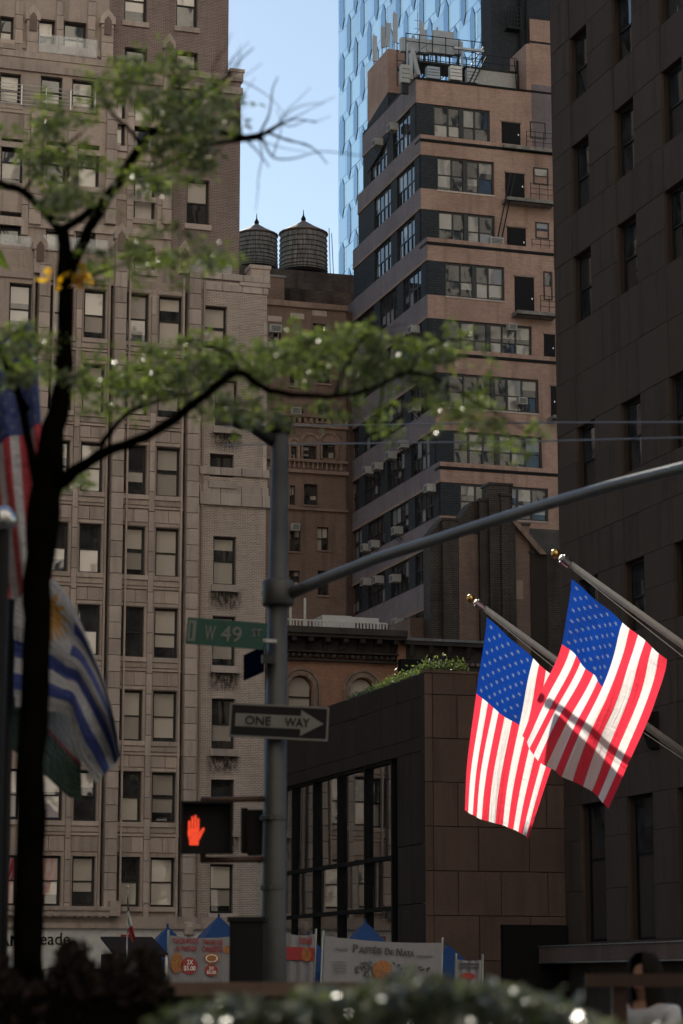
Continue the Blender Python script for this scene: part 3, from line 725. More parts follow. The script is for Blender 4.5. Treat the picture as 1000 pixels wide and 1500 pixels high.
for zz in (1.4, 2.0): MB().tube([(-.25, 0, zz), (.25, 0, zz)], .02, 5).build('cross_arm', M['galv'], t)
t, x, y, z = rooft('roof_hut', 'grey metal roof hut with railings beside the stair wing', 'hut', 728, 125, 1.6)
MB().box(-1.6, 1.5, 0, 2.5, -.8, 1.0).build('wall', M['acgrey'], t); MB().box(-1.75, 1.6, -.1, 2.6, 1.0, 1.12).build('roof', M['iron'], t)
MB().xprism([(0, 0), (0, 0)], 0, 0) if False else None
for xx in (-1.6, -.6, .4, 1.4): MB().tube([(xx, 0, 1.1), (xx, 0, 2.1)], .03, 6).build('post', M['iron'], t)
for zz in (1.55, 2.1): MB().tube([(-1.6, 0, zz), (1.4, 0, zz)], .025, 6).build('rail', M['iron'], t)
MB().tube([(-2.4, -.3, -.6), (-1.2, -.3, 1.9)], .05, 6).tube([(-2.1, -.3, -.6), (-.9, -.3, 1.9)], .05, 6).build('ladder', M['iron'], t)
mb = MB()
for k in range(9): xx = 1.2+random.uniform(0, .9); mb.tube([(xx, -.4, -.6), (xx+random.uniform(-.2, .3), -.4, 1.8)], .04, 5)
mb.build('conduit', M['black'], t)

# ------------------------------------------------------------------ blue glass tower with pleated panes
GT = Bld('glass_tower', 'pale blue mirrored glass skyscraper with pleated diamond panes', 'skyscraper', 735, 205)
e = GT.e
yend = GT.lf(496, 250, 0.)[0]
HG = 113.
MB().box(.35, 30, -6, yend-.25, 0, HG).build('core', M['cabinet'], e)
def gl(name, col, rough, met=.75):
    m, t, b = mat(name); n = NT(t); rnd = n.n('ObjectInfo').outputs['Random']
    k = n.math('MULTIPLY_ADD', rnd, .3, .85)
    n.link(n.mix(1., (*col,), n.n('CombineColor', {0: k, 1: k, 2: k}).outputs[0], 'MULTIPLY'), b.inputs['Base Color'])
    b.inputs['Metallic'].default_value = met; b.inputs['Roughness'].default_value = rough
    return m
M['gl_a'] = gl('light_mirror_glass', (.74, .92, .99), .06); M['gl_b'] = gl('dim_facet_glass', (.27, .43, .56), .06)  # spindle facets: their dimmer reflection is painted as a darker glass colour
fh = 3.55; cw = (yend+6)/ (round((yend+6)/2.3)); nc = round((yend+6)/2.3)
k0 = int(GT.lf(497, 440, 0.)[1]/fh)-1
lm, sm_, hm = {}, None, {}
hw = .62
def pleat(w): return MB().quad((0, 0, 0), (0, w, 0), (0, w, fh-.05), (0, 0, fh-.05))
sv = .27*fh
vm = MB().box(0, .1, .015, cw-.015, sv+.03, fh-.025).mesh('pane', M['gl_a']); spm_ = MB().box(0, .1, .015, cw-.015, .02, sv-.025).mesh('spandrel_pane', M['gl_a'])
hx_ = [(0, 0), (hw, sv), (hw, fh), (0, fh+sv), (-hw, fh), (-hw, sv)]
dm = MB().xprism([(p_, q_) for p_, q_ in hx_], -.05, -.02).mesh('spindle_pane', M['gl_b'])
for c in range(nc):
    y0 = -6+c*cw
    for k in range(k0, int(HG/fh)):
        z = k*fh
        for me_, nm_ in ((vm, 'pane'), (spm_, 'spandrel_pane')):
            o = link(nm_, me_, e, (0, y0, z)); o.rotation_euler = (0, random.gauss(0, .003), random.gauss(0, .006))
        if (k+c) % 2 == 0: link('spindle_pane', dm, e, (-.02, y0+cw/2, z))

# ------------------------------------------------------------------ dark brick block behind the tower
DB = Bld('rear_block', 'dark brick block rising behind the tower roof and its stair wing', 'building', 736, 178)
e = DB.e
z1 = DB.fr(800, -80)[1]
MB().box(0, 12, 0, 2.2, 0, z1).build('wall', M['brick_k'], e)
a, b, c, d = DB.rect(774, 802, 30, 62, -.05); MB().box(a, b+.6, -.2, .1, c, d).build('brick_panel', M['brick_t'], e)
a, b, c, d = DB.rect(774, 802, 66, 200, -.05); MB().box(a, b+.6, -.3, .1, c, d).build('brick_panel', M['brick_t'], e)
xq = DB.fr(761, 50, -.3)[0]; MB().tube([(xq, -.3, 30), (xq, -.3, z1)], .12, 8).tube([(xq+.5, -.3, 30), (xq+.5, -.3, z1)], .09, 8).build('pipe', M['black'], e)
a, b, c, d = DB.rect(743, 762, 10, 40, -.8); f_ = MB()
for zz in range(6): f_.box(a, b, -.8, -.74, c+(d-c)*zz/5-.03, c+(d-c)*zz/5+.03)
for xx in range(5): f_.box(a+(b-a)*xx/4-.03, a+(b-a)*xx/4+.03, -.82, -.72, c, d)
f_.box(a, b, -.8, 0, c-.1, c); f_.build('cage', M['iron'], e)

# ------------------------------------------------------------------ brown brick building with round arches and bay
AB = Bld('arched_building', 'brown brick apartment house with round arched loggia below rooftop water tanks', 'building', 383, 165)
e = AB.e
ZT = AB.fr(470, 452)[1]
xl, xc = AB.fr(375, 700)[0]-2, AB.fr(506, 700)[0]
def abw(lst, y=0.): return [AB.rect(*r, y) for r in lst]
wl = [(459, 478, 474, 500), (394, 412, 485, 512), (397, 415, 598, 622), (466, 484, 590, 618), (425, 433, 711, 740), (446, 466, 709, 740), (425, 441, 771, 808), (465, 482, 772, 806), (424, 440, 836, 866), (466, 482, 836, 872), (428, 445, 598, 620), (425, 441, 540, 566), (466, 484, 536, 562)]
hs = abw(wl)
ar = [AB.rect(427, 435, 654, 672), AB.rect(445, 464, 653, 673), AB.rect(473, 492, 651, 671)]
mb = MB(); holes_wall(mb, xl, xc, 8, ZT, hs+ar, 0., .5); mb.build('wall', M['brick_b'], e)
MB().box(xl, xc+6, .5, 20, 0, ZT-.3).build('core', M['brick_b'], e)
MB().quad((xc, 0, 8), (xc+1.3, .9, 8), (xc+1.3, .9, ZT), (xc, 0, ZT)).quad((xc+1.3, .9, 8), (xc+6, .9, 8), (xc+6, .9, ZT), (xc+1.3, .9, ZT)).build('bay_wall', M['brick_b'], e)
for h in hs: window(e, *h, .0, M['frame'], M['pane_m'], nx=2, fw=.06, sill=M['trim_b'])
for (a, b, c, d) in ar:                          # arched openings: window below a blind tympanum and ring
    window(e, a, b, c, d, .0, M['frame'], M['pane_m'], nx=2, fw=.06)
    m_ = (a+b)/2; r = (b-a)/2+.12
    pts = [(m_+r*math.cos(math.pi*k/10), d+.15+r*math.sin(math.pi*k/10)) for k in range(11)]
    MB().prism(pts, -.04, .05).build('tympanum', M['trim_b'], e)
    R2 = r+.2; out = [(m_+R2*math.cos(math.pi*k/10), d+.15+R2*math.sin(math.pi*k/10)) for k in range(11)]
    for k in range(10): MB().prism([pts[k], out[k], out[k+1], pts[k+1]], -.16, .02).build('arch_stone', M['trim_b'], e)
    for xx in (a-.2, b+.05): MB().box(xx, xx+.15, -.14, .05, c-.1, d+.2).build('column', M['trim_b'], e)
for py0, py1, out in ((452, 444, .25), (612, 607, .25), (626, 621, .2), (694, 689, .3), (748, 744, .25), (675, 673, .15)):
    z0, z1 = AB.fr(450, py0)[1], AB.fr(450, py1)[1]
    MB().box(xl, xc+.1, -out, .1, z0, z1).build('string_course', M['trim_b'], e)
z0, z1 = AB.fr(450, 620)[1], AB.fr(450, 613)[1]; x = xl
while x < xc-.1: MB().box(x, x+.2, -.22, .05, z0, z1).build('dentil', M['trim_b'], e); x += .42
z0, z1 = AB.fr(450, 688)[1], AB.fr(450, 676)[1]; x = xl
MB().box(xl, xc, -.32, -.05, z1-.08, z1+.05).build('balustrade_rail', M['trim_b'], e)
while x < xc-.1: MB().lathe((x, -.2, z0), [(.06, 0), (.1, .1), (.05, .3), (.07, z1-z0)], 6).build('baluster', M['trim_b'], e); x += .34
for p in ((393, 413, 463, 471), (426, 446, 459, 467), (458, 479, 455, 463)):
    a, b, c, d = AB.rect(*p, -.02); MB().box(a, b, -.04, .05, c, d).build('stone_panel', M['trim'], e)
ZP = AB.fr(470, 426, 3)[1]
MB().box(xl, xc+6, 3, 4, ZT-.5, ZP).build('roof_wall', M['brick_o'], e)
a, b, c, d = AB.rect(368, 417, 405, 440, 1.0)
MB().box(a, b, 1.0, 3.2, c, d).build('penthouse', M['brick_b'], e); MB().box(a-.1, b+.1, .9, 3.3, d, d+.15).build('penthouse_coping', M['mull'], e)
MB().box(a-.1, b-.6, .7, 3.3, c-.5, c-.02).build('penthouse_ledge', M['concrete'], e)
x, z = AB.fr(403, 484, -.1); aircon(AB.wor(x, -.05, z-.2), PSI, 'white air conditioner in a top window of the brown arched house', 'none', .85, .4, .55, False)
x, z = AB.fr(432, 774, -.1); aircon(AB.wor(x, -.05, z-.2), PSI, 'air conditioner above the curtained window beside the street pole', 'none', .6, .4, .5, False)
x, z = AB.fr(433, 604, -.1); aircon(AB.wor(x, -.05, z-.2), PSI, 'air conditioner just above the dentil course of the arched house', 'none', .7, .4, .5, False)
for o in bpy.data.objects:
    if o.get('group') == 'none': del o['group']

# water tanks on the roof
def woodmat():
    m, t, b = mat('tank_staves'); n = NT(t)
    tc = n.n('TexCoord').outputs['Object']
    mp = n.n('Mapping', {'Vector': tc, 'Scale': (3., 3., .4)}).outputs[0]
    ns = n.n('TexNoise', {'Vector': mp, 'Scale': 2.5, 'Detail': 5.}).outputs[0]
    n.link(n.ramp(ns, [(.3, (.07, .07, .068)), (.7, (.24, .23, .22))]), b.inputs['Base Color']); b.inputs['Roughness'].default_value = .9
    return m
M['tankwood'] = woodmat()
def tank(px0, px1, pyb, pyt, pya, D, label, tiltcap=True):
    c = at((px0+px1)/2, pyb, D); r = (at(px1, pyb, D).x-at(px0, pyb, D).x)/2
    zt = at(px0, pyt, D).z; za = at(px0, pya, D).z; zb = c.z
    t = thing('water_tank', label, 'water tank', (c.x, c.y, zb-2.4))
    n = 28; h = zt-zb
    for k in range(n):                           # staves
        a0, a1 = 2*math.pi*k/n, 2*math.pi*(k+1)/n-.02
        rr = r*random.uniform(.992, 1.0)
        MB().quad(*[(q*math.cos(a), q*math.sin(a), z) for a, q, z in ((a0, rr, 2.4), (a1, rr, 2.4), (a1, rr*.97, 2.4+h), (a0, rr*.97, 2.4+h))]).quad(*[(q*math.cos(a), q*math.sin(a), z) for a, q, z in ((a0, rr-.1, 2.4), (a1, rr-.1, 2.4), (a1, rr*.97-.1, 2.4+h), (a0, rr*.97-.1, 2.4+h))]).build('stave', M['tankwood'], t)
    MB().lathe((0, 0, 2.4), [(r-.12, 0), (r*.97-.12, h)], 24).build('lining', M['black'], t)
    for k in range(9):
        zz = 2.5+(h-.2)*(k/8)**1.2; q = r-(r*.03)*(zz-2.4)/h+.02
        MB().lathe((0, 0, zz), [(q-.05, 0), (q+.03, 0), (q+.03, .05), (q-.05, .05)], 28).build('hoop', M['iron'], t)
    MB().lathe((0, 0, 2.4+h), [(r*1.04, 0), (r*1.04, .06), (r*.5, (za-zt)*.5), (.12, (za-zt)*.93)], 20).build('roof', M['rooftin'], t)
    MB().lathe((0, 0, 2.4+h+(za-zt)*.9), [(.16, 0), (.2, .2), (.05, .5), (.02, .95)], 8).build('finial', M['black'], t)
    MB().lathe((0, 0, 1.5), [(r*.55, 0), (r*.98, .7), (r*1.02, .9)], 20).build('base', M['black'], t)
    for sx in (-1, 1):
        for sy in (-1, 1): MB().box(sx*r*.8-.15, sx*r*.8+.15, sy*r*.55-.15, sy*r*.55+.15, 0, 2.3).build('leg', M['black'], t)
    for s in (-1, 1): MB().box(-r*.95, r*.95, s*r*.55-.12, s*r*.55+.12, 1.3, 1.6).build('beam', M['black'], t)
    return t
t = tank(409.5, 480, 400, 344, 322, 181, 'larger round wooden water tank with conical roof beside the glass skyscraper')
MB().tube([(2.1, .5, 2.4), (2.0, .5, 6.2)], .03, 5).tube([(2.4, .5, 1.2), (2.2, .5, 5.8)], .03, 5).build('ladder', M['iron'], t)
tank(345, 407, 394, 346, 327, 188, 'smaller wooden water tank half hidden behind the terracotta office block')
# parapet that carries the tanks
q = at(440, 424, 183); wl_ = MB().box(-12, 12, 0, 12, 0, q.z+.05).build('tank_house', M['brick_o']); wl_.location = (q.x-1.5, q.y-5.5, 0); wl_.rotation_euler = (0, 0, PSI)
tag(wl_, 'rough dark brick roof storey carrying the wooden water tanks', 'building')

# ------------------------------------------------------------------ old low building with bracketed cornice and arched windows
CB = Bld('cornice_building', 'low old red brick building with dark bracketed cornice and arched windows', 'building', 405, 105.6)
e = CB.e
xl, xm, xr = CB.fr(390, 1000)[0], CB.fr(590, 1000)[0], CB.fr(720, 1000)[0]
ztop = CB.fr(500, 924)[1]; zc = CB.fr(500, 970)[1]; zt2 = CB.fr(650, 934)[1]
def arch_hole(px0, px1, pyt, pyb, full):
    a, b, c, d = CB.rect(px0, px1, pyt, pyb)
    return a, b, c, d
arcs = [(423, 458, 990, 1075), (512, 548, 993, 1075)]
hs = []
for px0, px1, t0, t1 in arcs:
    a, b, c, d = CB.rect(px0, px1, t0, t1); r = (b-a)/2; hs.append((a, b, c, d-r))
mb = MB()
N = 12
x0 = xl
for (a, b, c, ds) in hs:
    r = (b-a)/2; m_ = (a+b)/2
    holes_wall(mb, x0, a, 0, zc, [], 0.)
    holes_wall(mb, a, b, 0, c, [], 0.)
    for k in range(N):                           # wall above the arch
        p = [(m_-r*math.cos(math.pi*q_/N), ds+r*math.sin(math.pi*q_/N)) for q_ in (k, k+1)]
        mb.quad((p[0][0], 0, p[0][1]), (p[1][0], 0, p[1][1]), (p[1][0], 0, zc), (p[0][0], 0, zc))
        mb.quad((p[0][0], 0, p[0][1]), (p[1][0], 0, p[1][1]), (p[1][0], .35, p[1][1]), (p[0][0], .35, p[0][1]))
    mb.quad((a, 0, c), (a, .35, c), (a, .35, ds), (a, 0, ds)).quad((b, 0, c), (b, .35, c), (b, .35, ds), (b, 0, ds))
    x0 = b
holes_wall(mb, x0, xr, 0, zc, [], 0.); mb.build('wall', M['brick_c'], e)
MB().box(xl, xr, .4, 12, 0, ztop-.4).build('core', M['brick_c'], e)
for (a, b, c, ds) in hs:
    r = (b-a)/2; m_ = (a+b)/2
    w_ = MB().box(a, a+.07, .2, .3, c, ds).box(b-.07, b, .2, .3, c, ds).box(a, b, .2, .3, c+.8*(ds-c), c+.8*(ds-c)+.06).build('window', M['frame'], e)
    poly = [(m_+(r-.05)*math.cos(math.pi*q_/N), ds+(r-.05)*math.sin(math.pi*q_/N)) for q_ in range(N+1)]
    MB().prism(poly+[(a+.05, c+.8*(ds-c)+.06), (b-.05, c+.8*(ds-c)+.06)], .26, .28).build('pane', M['pane_l'], w_)
    MB().box(a+.07, b-.07, .28, .3, c, c+.8*(ds-c)).build('pane', M['pane_l'], w_)
    for R1, R2, o1 in ((r+.02, r+.16, .1), (r+.16, r+.24, .06), (r+.26, r+.36, .12)):
        for k in range(N):
            p = [(R*math.cos(math.pi*q_/N), R*math.sin(math.pi*q_/N)) for R in (R1, R2) for q_ in (k, k+1)]
            MB().prism([(m_+p[0][0], ds+p[0][1]), (m_+p[2][0], ds+p[2][1]), (m_+p[3][0], ds+p[3][1]), (m_+p[1][0], ds+p[1][1])], -o1, .05).build('arch_stone', M['trim_b'], e)
        for s in (-1, 1): MB().box(m_+s*R1, m_+s*R2, -o1, .05, c, ds).build('jamb', M['trim_b'], e)
h = ztop-zc
MB().box(xl, xm-.1, -.95, .4, ztop-.28, ztop).box(xl, xm-.1, -.8, .4, ztop-.42, ztop-.28).build('cornice', M['cornice'], e)
MB().box(xl, xm-.3, -.12, .1, zc+.42, ztop-.42).build('frieze', M['cornice'], e)
MB().box(xl, xm-.3, -.22, .1, zc, zc+.08).box(xl, xm-.3, -.3, .1, zc+.36, zc+.44).build('frieze_moulding', M['cornice'], e)
x = xl+.2
while x < xm-.5:
    MB().xprism([(-.75, ztop-.42), (-.1, ztop-.42), (-.1, ztop-.95), (-.2, ztop-.95), (-.35, ztop-.7), (-.7, ztop-.6)], x, x+.22).build('bracket', M['cornice'], e); x += .78
x = xl+.1
while x < xm-.4: MB().lathe((x, -.22, zc+.22), [(0, -.1), (.09, -.06), (.1, .06), (0, .1)], 8).build('rosette', M['cornice'], e); x += .27
MB().box(xm-.35, xm+.05, -.2, .4, zc-.5, ztop-.4).build('party_pier', M['brick_c'], e)
zo = ztop-.25
MB().box(xm-.1, xr, -.55, .4, zo-.12, zo).build('roof_flashing', M['galv'], e)
MB().box(xm-.1, xr, -.5, .4, zo-.3, zo-.12).box(xm, xr, -.3, .1, zo-1.35, zo-1.25).box(xm, xr, -.16, .1, zo-1.25, zo-.3).build('side_cornice', M['cornice'], e)
x = xm+.2
while x < xr: MB().xprism([(-.45, zo-.3), (-.1, zo-.3), (-.1, zo-.85), (-.25, zo-.8)], x, x+.18).build('bracket', M['cornice'], e); x += .9
x = xm+.1
while x < xr: MB().lathe((x, -.22, zo-1.08), [(.0, -.1), (.1, -.05), (.1, .05), (0, .1)], 8).build('rosette', M['trim_b'], e); x += .26
a, b, c, d = CB.rect(584, 640, 967, 985, -.4); MB().box(a, b, -.6, .1, c, d).build('duct', M['black'], e)
# white roof railing and plant
rr = thing('roof_railing', 'white roof railing of upright bars on the old cornice building', 'railing', CB.wor(0, .6, ztop), PSI)
a, b = CB.fr(420, 915, .6)[0], CB.fr(566, 915, .6)[0]
MB().box(a, b, 0, .05, .48, .54).box(a, b, 0, .05, .04, .1).build('rail', M['white'], rr)
x = a
while x < b: MB().box(x, x+.045, .005, .045, .0, .5).build('baluster', M['white'], rr); x += .155
for xx in (a+.15, CB.fr(446, 900, .6)[0]): MB().box(xx, xx+.09, 0, .09, 0, 1.5).build('post', M['white'], rr)
pl = thing('roof_unit', 'white roof ventilation box with louvred end behind the white railing', 'ventilation unit', CB.wor(0, 1.2, ztop), PSI)
a, b = CB.fr(473, 905, 1.2)[0], CB.fr(555, 905, 1.2)[0]; zz = CB.fr(500, 902, 1.2)[1]-ztop
MB().box(a, (a+b)/2, 0, 1.5, 0, zz).build('housing', M['white'], pl); MB().box((a+b)/2+.01, b, .1, 1.4, 0, zz-.02).build('louvre_housing', M['white'], pl)
mb = MB()
for k in range(7): xx = (a+b)/2+.2+k*.16; mb.box(xx, xx+.07, .06, .12, .1, zz-.25)
mb.build('louvre', M['acdark'], pl)

# ------------------------------------------------------------------ old windowless party wall with chimney breasts
OB = Bld('party_wall_house', 'old windowless rough brick rear wall with chimney breasts below the tower', 'house', 630, 124)
e = OB.e
def obz(px, py): return OB.fr(px, py)[1]
xr = OB.fr(845, 850)[0]
pts = [(630, 780), (645, 762), (672, 760), (690, 735), (716, 735), (745, 752), (760, 765), (800, 812), (845, 814)]
poly = [(OB.fr(*p)[0], OB.fr(*p)[1]) for p in pts]
MB().prism(poly+[(poly[-1][0], 0), (poly[0][0], 0)], 0, 1.2).build('wall', M['brick_o'], e)
def breast(p0, p1, pyt, out, m, nm='chimney_breast', pyb=1000):
    a, b = OB.fr(p0, 850)[0], OB.fr(p1, 850)[0]; z = obz((p0+p1)/2, pyt)
    o = MB().box(a, b, -out, .6, 0, z).build(nm, m, e); MB().box(a-.05, b+.05, -out-.05, .65, z, z+.14).build('chimney_cap', M['cornice'], o)
breast(646, 668, 764, .25, M['brick_o']); breast(670, 699, 782, .12, M['brick_b']); breast(699, 712, 736, .35, M['cornice'])
breast(712, 746, 714, .5, M['brick_o']); breast(728, 742, 730, .62, M['brick_o']); breast(746, 752, 760, .3, M['cornice'])
breast(775, 800, 812, .1, M['stone_s'], 'rendered_pier'); breast(752, 775, 770, .06, M['brick_b'])
a, b, c, d = OB.rect(752, 765, 850, 878, -.08); MB().box(a, b, -.1, 0, c, d).build('blocked_window', M['trim_b'], e)
p = [(748, 763), (757, 763), (800, 812), (790, 812)]; MB().prism([OB.fr(*q_, -.3) for q_ in p], -.35, .2).build('sloping_coping', M['trim_b'], e)
a, b, c, d = OB.rect(760, 845, 770, 812, 1.0); MB().box(a, b, 2.0, 6, c-1, d).build('rear_roof', M['roofing'], e)
x, z = OB.fr(625, 900, -.3)
# brick shed corner below the tower
a, b, c, d = OB.rect(600, 632, 905, 960, 1.5); MB().box(a, b, 1.5, 5, 0, d).build('lean_to', M['brick_b'], e)

# ------------------------------------------------------------------ low dark stone pavilion with curtain wall
PV = Bld('stone_pavilion', 'low dark stone building with big window wall and roof planter', 'building', 829, 84)
e = PV.e
xc = PV.fr(622, 1200)[0]; ZV = PV.fr(720, 989)[1]
yback = PV.lf(408, 1200, xc)[0]
MB().box(xc+.4, -.0, .3, yback, 0, ZV-.02).build('core', M['stone_rd'], e)
MB().box(xc+.0, 0, .0+.1, yback, ZV-.02, ZV).build('roof', M['roofing'], e)
ch = (PV.fr(720, 1212)[1]-PV.fr(720, 1342)[1])/2
z = PV.fr(720, 1212)[1]; zs = [z]
while zs[-1] < ZV-.01: zs.append(min(zs[-1]+ch, ZV))
while zs[0] > .2: zs.insert(0, max(zs[0]-ch, .15))
xw = [PV.fr(p, 1200)[0] for p in (622, 634, 666, 700, 732, 766, 800, 829)]
xw2 = [PV.fr(p, 1200)[0] for p in (622, 634, 690, 746, 802, 829)]
for k in range(len(zs)-1):
    L = xw[::1] if False else ([xw[0], xw[1], xw[2]+.1, xw[4], xw[6], xw[7]] if k % 2 else [xw[0], xw[1], xw[3], xw[5]+.2, xw[7]])
    for a, b in zip(L[:-1], L[1:]): block(e, a, b, 0., zs[k], zs[k+1], M['stone_c'], d=.3)
MB().box(xc-.02, -.0, -.03, .3, ZV, ZV+.1).build('coping', M['stone_c'], e)
MB().box(PV.fr(732, 1360)[0], PV.fr(826, 1360)[0], -.25, .02, .15, PV.fr(780, 1355)[1]).build('dark_doorway', M['black'], e)
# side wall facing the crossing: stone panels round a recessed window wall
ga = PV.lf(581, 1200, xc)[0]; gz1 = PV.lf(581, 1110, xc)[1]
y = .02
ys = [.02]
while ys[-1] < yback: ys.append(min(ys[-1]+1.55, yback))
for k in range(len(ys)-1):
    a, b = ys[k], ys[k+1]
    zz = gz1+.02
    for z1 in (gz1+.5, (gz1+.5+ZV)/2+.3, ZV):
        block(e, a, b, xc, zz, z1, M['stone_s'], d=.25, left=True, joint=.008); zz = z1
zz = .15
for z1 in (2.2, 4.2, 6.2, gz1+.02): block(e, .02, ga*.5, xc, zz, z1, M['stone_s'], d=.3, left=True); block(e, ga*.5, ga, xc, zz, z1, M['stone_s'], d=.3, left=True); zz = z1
wm = link('window_wall', None, e)
mul = [PV.lf(p, 1200, xc+.3)[0] for p in (581, 541, 503, 467, 436, 409)]
trs = [gz1, PV.lf(540, 1262, xc+.3)[1], PV.lf(540, 1334, xc+.3)[1], PV.lf(540, 1400, xc+.3)[1], .2]
for y in mul: MB().box(xc+.08, xc+.3, y-.06, y+.06, .15, gz1).build('mullion', M['black'], wm)
for z in trs: MB().box(xc+.1, xc+.28, mul[0], mul[-1], z-.07, z+.07).build('transom', M['black'], wm)
for i in range(len(mul)-1):
    for k in range(len(trs)-1):
        a, b = mul[i]+.06, mul[i+1]-.06; z1, z0 = trs[k]-.07, trs[k+1]+.07
        o = MB().box(-.01, .01, -(b-a)/2, (b-a)/2, -(z1-z0)/2, (z1-z0)/2).build('pane', M['pane_c'], wm); o.location = (xc+.25, (a+b)/2, (z0+z1)/2); o.rotation_euler = (0, random.gauss(0, .004), random.gauss(0, .006))
# planted roof edge
def leafcloud(n, fn, size, aspect=.5, seed=1, up=0.3, flat=None):
    rnd = random.Random(seed); v = []; f = []
    for i in range(n):
        p = fn(rnd)
        if p is None: continue
        d = Vector((rnd.gauss(0, 1), rnd.gauss(0, 1), rnd.gauss(up, .8))).normalized()
        s = d.cross(Vector((rnd.gauss(0, 1), rnd.gauss(0, 1), rnd.gauss(0, 1)))).normalized()
        if flat is not None:
            nn = Vector((rnd.gauss(-.3, flat), rnd.gauss(-.25, flat), 1)).normalized(); a_ = rnd.uniform(0, 6.283)
            d = Vector((math.cos(a_), math.sin(a_), 0)); d = (d-nn*d.dot(nn)).normalized(); s = nn.cross(d)
        L = size*rnd.uniform(.6, 1.3); W = L*aspect*.5
        k = len(v); nrm = d.cross(s)*L*.12
        v += [tuple(p), tuple(p+d*L*.5+s*W+nrm), tuple(p+d*L), tuple(p+d*L*.5-s*W+nrm)]; f.append((k, k+1, k+2, k+3))
    mb = MB(); mb.v = v; mb.f = f; return mb
def leafmat(name, col, col2, trans=.35, rough=.4, spec=.5, coat=1.):
    m, t, b = mat(name); n = NT(t)
    geo = n.n('NewGeometry').outputs['Random Per Island']
    c = n.ramp(geo, [(.0, tuple(x*.7 for x in col)), (.75, col), (1., col2)])
    n.link(c, b.inputs['Base Color']); b.inputs['Roughness'].default_value = rough; b.inputs['Specular IOR Level'].default_value = spec
    b.inputs['Coat Weight'].default_value = coat; b.inputs['Coat Roughness'].default_value = .5; b.inputs['Coat IOR'].default_value = 2.0
    tr = n.n('BsdfTranslucent', {'Color': n.mix(1., c, (1.3, 1.4, .7), 'MULTIPLY')})
    mx = n.n('MixShader', {0: trans, 1: b.outputs[0], 2: tr.outputs[0]})
    n.link(mx.outputs[0], t.nodes['Material Output'].inputs['Surface'])
    return m
M['leaf'] = leafmat('locust_leaf', (.085, .118, .027), (.19, .235, .07), .42, .48, 1.)
M['leaf_y'] = leafmat('yellow_leaf', (.6, .3, .01), (.75, .45, .03), .5)
M['leaf_h'] = leafmat('hedge_leaf', (.05, .065, .035), (.13, .15, .09), .25, .45, 1., .6)
M['leaf_d'] = leafmat('dark_shrub_leaf', (.022, .016, .014), (.04, .025, .02), .05, .9, .1, 0.)
M['bark'] = plain('dark_bark', (.004, .0035, .003), .95, 0, 0., .5, 6, .6)
gp = thing('roof_shrubs', 'green shrubs trailing along the dark stone roof edge', 'shrubs', PV.wor(xc, 0, ZV), PSI)
def edgep(r):
    if r.random() < .6: y = r.uniform(.1, min(9, yback-1)); return Vector((.25+r.gauss(0, .12), y, max(0, r.gauss(.1, .14))*(1.15-y/12)))
    return Vector((r.uniform(.1, 1.6), .35+r.gauss(0, .15), abs(r.gauss(0, .2))))
leafcloud(2600, edgep, .13, .5, 5, .8).build('foliage', M['leaf'], gp)
MB().box(.1, .5, .1, yback-1, 0, .06).box(.1, 1.7, .1, .6, 0, .062).build('soil', M['bark'], gp)

# ------------------------------------------------------------------ tall shaded limestone building on the right
RB = Bld('stone_office_block', 'tall shaded grey brown limestone office block carrying the two flagpoles', 'building', 829, 84)
e = RB.e
rowpx = [(41, 139), (204, 305), (369, 470), (624, 725), (850, 950)]
colpx = [(838, 862), (903, 929), (962, 996)]
zr = [(RB.lf(849, b)[1], RB.lf(849, a)[1]) for a, b in rowpx]
hgt = zr[1][0]-zr[0][0] if False else (zr[0][0]-zr[1][0])
zr = [(zr[0][0]+hgt*k, zr[0][1]+hgt*k) for k in (3, 2, 1)] + zr
yc_ = [RB.lrect(a, b, 330, 331) for a, b in colpx]
wy = [(q[0], q[1]) for q in yc_]
sp = wy[0][0]-wy[1][0]; ww = (wy[0][1]-wy[0][0]+wy[1][1]-wy[1][0])/2*1.12
ctr = [(wy[0][0]+wy[0][1])/2-sp*k for k in range(9)]
ctr = [c_ for c_ in ctr]
HR = zr[0][1]+1.5; YN = ctr[-1]-sp/2
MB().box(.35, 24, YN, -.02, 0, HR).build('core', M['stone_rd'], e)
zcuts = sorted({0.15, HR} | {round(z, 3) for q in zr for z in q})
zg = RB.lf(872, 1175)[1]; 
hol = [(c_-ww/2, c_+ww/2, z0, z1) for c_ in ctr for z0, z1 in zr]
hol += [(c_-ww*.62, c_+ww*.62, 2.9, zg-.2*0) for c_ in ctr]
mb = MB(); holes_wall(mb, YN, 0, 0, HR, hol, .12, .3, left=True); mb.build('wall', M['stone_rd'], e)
# blocks: pier courses between window columns and panels above/below
NV = 6
lines = [0.15, 2.9, 4.6, 6.3, zg]
zz = zr[::-1]
for k, (z0, z1) in enumerate(zz):
    prev = lines[-1]
    gap = z0-prev; n_ = max(1, round(gap/1.5))
    for j in range(1, n_+1): lines.append(prev+gap*j/n_)
    lines.append((z0+z1)/2); lines.append(z1)
lines.append(HR)
for i in range(NV):
    c_ = ctr[i]; hi = 0. if i == 0 else ctr[i-1]-ww/2; lo = c_+ww/2
    for k in range(len(lines)-1):
        a, b = lines[k], lines[k+1]
        if b > 52: continue
        wd = ww*.62 if b <= zg+.01 and a >= 2.8 else ww/2
        h2_ = 0. if i == 0 else ctr[i-1]-wd
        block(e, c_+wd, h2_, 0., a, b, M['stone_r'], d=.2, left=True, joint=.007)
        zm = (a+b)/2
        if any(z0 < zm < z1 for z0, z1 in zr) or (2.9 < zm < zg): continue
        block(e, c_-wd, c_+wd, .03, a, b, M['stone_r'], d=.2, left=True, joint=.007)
MB().box(0, .3, YN, ctr[NV-1]-ww/2, 0, HR).build('plain_wall', M['stone_r'], e)
